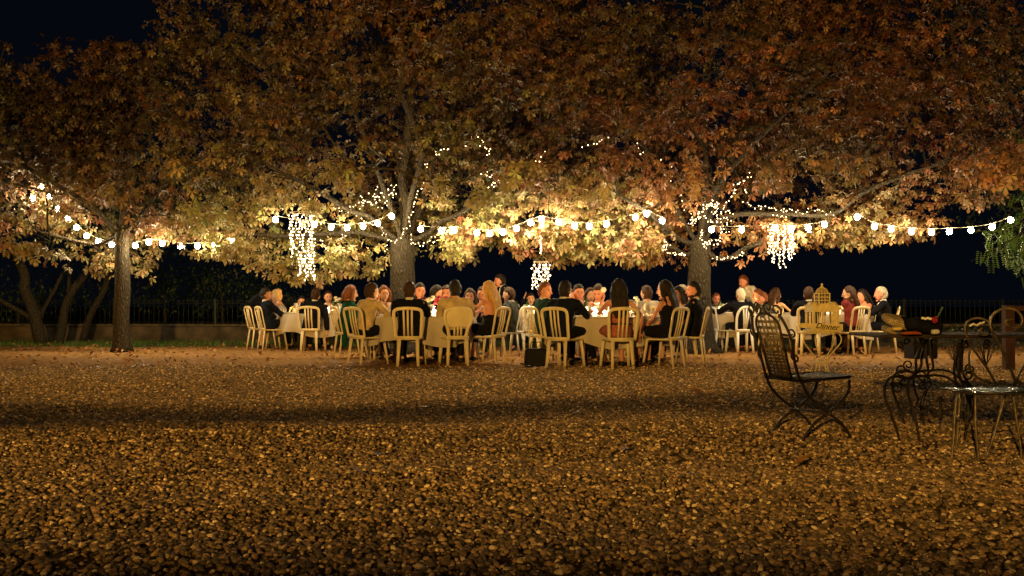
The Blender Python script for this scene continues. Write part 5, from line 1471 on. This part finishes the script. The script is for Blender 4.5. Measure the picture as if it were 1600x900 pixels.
def scroll_chair():
    Y = 5.95
    r = empty("scroll_back_chair", (PX(1565, Y), Y, 0), 0, "light iron garden chair with two big curling scrolls for a back", "chair")
    m = M['iron_light']
    it = [('back_scroll', .0075, [(1556, 600), (1541, 575), (1520, 545)] + [(1511, 528), (1507, 512), (1513, 501), (1528, 497), (1543, 502), (1548, 513), (1543, 522), (1533, 523), (1530, 516), (1535, 512)], .32),
          ('back_scroll', .0085, [(1588, 600), (1576, 572), (1562, 540), (1551, 520), (1547, 505), (1553, 490), (1570, 482), (1588, 485), (1597, 498), (1593, 510), (1580, 512), (1571, 505), (1573, 500), (1583, 499)], .10),
          ('back_scroll', .007, [(1518, 540), (1513, 558), (1517, 580), (1532, 593), (1545, 597)], .32),
          ('back_scroll', .007, [(1588, 592), (1597, 575), (1610, 560), (1626, 540), (1640, 515), (1634, 495), (1620, 492)], .2),
          ('leg', .009, [(1500, 611), (1494, 620), (1491, 645), (1488, 690), (1485, 716)], .05), ('leg', .008, [(1502, 612), (1499, 625), (1496, 660), (1494, 690), (1492, 705)], .28),
          ('leg', .009, [(1523, 616), (1523, 662), (1526, 700), (1529, 733)], -.12), ('leg', .008, [(1570, 616), (1560, 650), (1548, 690), (1538, 716)], .05),
          ('leg', .008, [(1582, 616), (1587, 655), (1592, 690), (1595, 722)], -.05), ('leg', .008, [(1598, 616), (1600, 655), (1602, 690), (1604, 728)], -.1),
          ('stretcher', .006, [(1494, 650), (1510, 661), (1545, 664), (1590, 655)], .05), ('stretcher', .006, [(1560, 690), (1567, 682), (1580, 680), (1590, 690)], .1)]
    curve_set(r, Y, it, m, 0)
    zs = CAMH - (612 - 474) / FPX * Y
    x0, x1 = PX(1500, Y) - r.location.x, PX(1625, Y) - r.location.x
    MB().tube([(x0, -.12, zs), (x0, .26, zs), (x1, .26, zs), (x1, -.12, zs)], .0095, 7, closed=True).build("seat_frame", M['iron_bright'], r)
    mb = MB(); mb.box(((x0 + x1) / 2, .07, zs + .002), (x1 - x0 - .02, .36, .006)); mb.build("seat_plate", M['iron_bright'], r, False)
    for k in range(9):
        x = x0 + .03 + (x1 - x0 - .06) * k / 8
        MB().tube([(x, -.11, zs + .006), (x, .25, zs + .006)], [(.012, .002)] * 2, 6, up=(1, 0, 0)).build("seat_slat", M['iron_bright'], r)
    for cx, cy, dy in ((1540, 600, .3), (1563, 601, .3), (1588, 600, .3)):
        q = psp(cx, cy, 7, 2, 0, 1.4); MB().tube([P(x, y, Y + dy) - Vector(r.location) for x, y in q], .007, 6).build("scroll", m, r)
M['iron_bright'] = mat("seat_highlight_iron", (0.30, 0.28, 0.22), .16, .6, metal=.7, noise_amt=.4, noise_scale=30)  # pale glossy colour paints the white highlight on the seat iron
scroll_chair()

# things lying on the garden table
ZT = .752
def check_mat():
    m = bpy.data.materials.new("houndstooth"); m.use_nodes = True; nt = m.node_tree; b = nt.nodes["Principled BSDF"]
    tc = nt.nodes.new("ShaderNodeTexCoord"); mp = nt.nodes.new("ShaderNodeMapping"); mp.inputs["Rotation"].default_value = (0, .5, .3)
    ck = nt.nodes.new("ShaderNodeTexChecker"); ck.inputs["Scale"].default_value = 190
    ck.inputs[1].default_value = (.52, .40, .20, 1); ck.inputs[2].default_value = (.05, .045, .04, 1)
    nt.links.new(tc.outputs["Object"], mp.inputs[0]); nt.links.new(mp.outputs[0], ck.inputs[0]); nt.links.new(ck.outputs[0], b.inputs["Base Color"]); b.inputs["Roughness"].default_value = .8
    return m
M['hound'] = check_mat()
def pillow(label, px, py, Y, sx, sy, sz, ry, rz, m, name, cat, rx=0.0):
    c = P(px, py, Y); mb = MB()
    def fn(u, p):
        ex = .55; x = math.copysign(abs(u.x) ** ex, u.x) * sx; z = math.copysign(abs(u.z) ** .75, u.z) * sz; y = math.copysign(abs(u.y) ** ex, u.y) * sy
        q = (.035 if sx > .12 else .010) * mnoise.noise(Vector((x * 14, y * 14, z * 14)) + c); return V3(x, y, z + q)
    mb.ball((0, 0, 0), 1, 22, 12, 0, None, fn); o = mb.build(name, m)
    o.location = c; o.rotation_euler = (radians(rx), radians(ry), radians(rz)); tag(o, label, cat); return o
pillow("black and gold houndstooth cushion lying slanted on the iron garden table", 1402, 502, 6.6, .10, .075, .032, 14, 8, M['hound'], "patterned_cushion", "cushion", 24)
pillow("small striped houndstooth purse tucked under the left end of the cushion", 1389, 516, 6.55, .045, .06, .022, 24, 0, M['hound'], "patterned_purse", "purse", 10)
pillow("rumpled black jacket lying on the garden table right of the cushion", 1436, 508, 6.6, .135, .11, .050, 9, 3, M['suit_black'], "folded_jacket", "jacket", 8)
pillow("folded orange cloth lying flat on the garden table", 1423, 520.5, 6.3, .062, .04, .010, 0, 4, M['orange'], "orange_cloth", "cloth")
pillow("yellow scarf end showing below the patterned cushion", 1401, 514, 6.45, .03, .03, .012, 5, 0, M['yellow'], "yellow_scarf", "scarf")
o = pillow("crumpled cream napkin near the middle of the garden table", 1461, 519, 6.3, .024, .02, .016, 0, 10, M['porcelain'], "crumpled_napkin", "napkin")
def rose():
    c = P(1460, 500, 6.45); r = empty("red_rose", c, 0, "dark red rose with upright leafy sprig lying on the black jacket", "flower")
    mb = MB(); mb.ball((0, 0, 0), .016, 8, 6)
    for k in range(8): a = k * .8; mb.ball((.011 * cos(a), -.005, .012 * sin(a)), (.012, .010, .012), 6, 5)
    mb.build("blossom", M['redflower'], r)
    st = MB(); st.tube(catmull([(0, 0, 0), (.02, 0, .02), (.035, 0, .05), (.05, 0, .085)], 4), .0018, 5); st.tube([(0, 0, 0), (-.05, 0, .004), (-.085, 0, .010)], .0022, 5)
    for k in range(5): st.ball((.02 + .008 * k, 0, .022 + .014 * k), (.010, .003, .006), 6, 4, 0, Matrix.Rotation(k * 1.2, 3, 'Y'))
    st.build("stem", M['stem'], r)
    mb = MB(); 
    for k in range(4): mb.ball((-.03 - .016 * k, -.006, .008 + .004 * (k % 2)), (.013, .010, .009), 7, 5)
    mb.build("ribbon", M['whiteflower'], r)
rose()

# gate post and low planting at the right edge
p = P(1575, 530, 14.2)
r = empty("wooden_gate_post", (p.x, 14.2, 0), 0, "dark red wooden post with a short rail behind the scroll chair", "post")
MB().box((0, 0, .46), (.13, .12, .92)).build("post", M['post'], r, False); MB().box((.30, 0, .88), (.70, .06, .07)).build("rail", M['post'], r, False)
for i, (px, Y, n, lab) in enumerate([(1490, 16.5, 26, "low leafy plant behind the black jacket on the table"), (1540, 15.2, 30, "leafy plant with pale blossoms seen through the left scroll"), (1410, 19.5, 18, "low weeds on the bank behind the patterned cushion")]):
    r = empty("border_plant", (PX(px, Y), Y, 0), 0, lab, "plant", "plants along the right border")
    st = MB(); ends = []
    for k in range(n):
        a = rng.uniform(0, 2 * pi); q = rng.uniform(.1, .6); e = V3(cos(a) * q, sin(a) * q * .6, rng.uniform(.25, .62)); st.tube([(0, 0, 0), (e.x * .4, e.y * .4, e.z * .7), e], [.004, .003, .002], 4); ends.append(tuple(e))
    tag(st.build("stems", M['bark_dark'], r), kind='stuff')
    simple_cloud("foliage", ends, [(.14, .12, .10)] * len(ends), n * 8, .06, .025, ((.02, .04, .012), (.035, .05, .018)), M['leaf_dark'], r)
    if i == 1:
        fb = MB()
        for k in range(9): q = P(1516 + 2.6 * k, 509 - .6 * k + rng.normal() * 1.2, Y - .35) - Vector(r.location); fb.ball(q, (.022, .015, .016), 6, 5)
        tag(fb.build("blossoms", M['whiteflower'], r), kind='stuff')
# earth bank behind the right border
mb = MB(); vs = []; fs = []; n = 60
for i in range(n):
    x = 2.5 + 18 * i / (n - 1)
    for j, (y, z) in enumerate([(21.5, -.02), (22.3, .22), (23.2, .38), (24.6, .36), (27, -.02)]):
        vs.append((x, y + .2 * sin(x), z * min(1, i / 5) * (1 + .25 * mnoise.noise(Vector((x * .8, y, 0))))))
for i in range(n - 1):
    for j in range(4): a = i * 5 + j; fs.append((a, a + 5, a + 6, a + 1))
mb.add(vs, fs); tag(mb.build("earth_bank", M['wall']), kind='structure')

# courtyard lamp behind the photographer; two cutoff plates added to shape its beam
fl = empty("wall_floodlight", FLOOD_POS, 0, "floodlight on the house wall with added beam-shaping plates", "lamp")
MB().box((0, .22, -.036), (1.3, .60, .015)).build("upper_cutoff", M['iron'], fl, False)  # plate added to keep the lamp's light off the crowns
MB().box((0, .36, -.252), (1.3, .80, .015)).build("lower_cutoff", M['iron'], fl, False)  # plate added to dim the nearest gravel
MB().box((0, -.12, -.05), (.5, .04, .24)).build("back_plate", M['iron'], fl, False)
MB().box((0, -.22, -.05), (.08, .2, .08)).build("bracket", M['iron'], fl, False)
MB().box((0, -.38, -.6), (6.0, .12, 5.4)).build("house_wall", M['wall'], None, False)
ho = bpy.data.objects["house_wall"]; ho.location = FLOOD_POS; tag(ho, "rendered house wall behind the photographer carrying the floodlight", "wall")

# unseen beam added behind the camera to lay a soft shadow across the gravel
pb = empty("shadow_beam_frame", (-2.0, -5.3, 0), 0, "added unseen beam on two posts shading a band of gravel", "shadow beam")
MB().tube([(-9 + .6 * k, .02 * sin(k), 2.475 + .022 * sin(k * .9) + .012 * sin(k * 2.3)) for k in range(31)], [max(.012, .040 + .022 * sin(k * 1.3) + .006 * sin(k * 3.1)) for k in range(31)], 8).build("beam", M['post'], pb)
for x in (-9, 9): MB().box((x, 0, 1.22), (.12, .12, 2.44)).build("post", M['post'], pb, False)
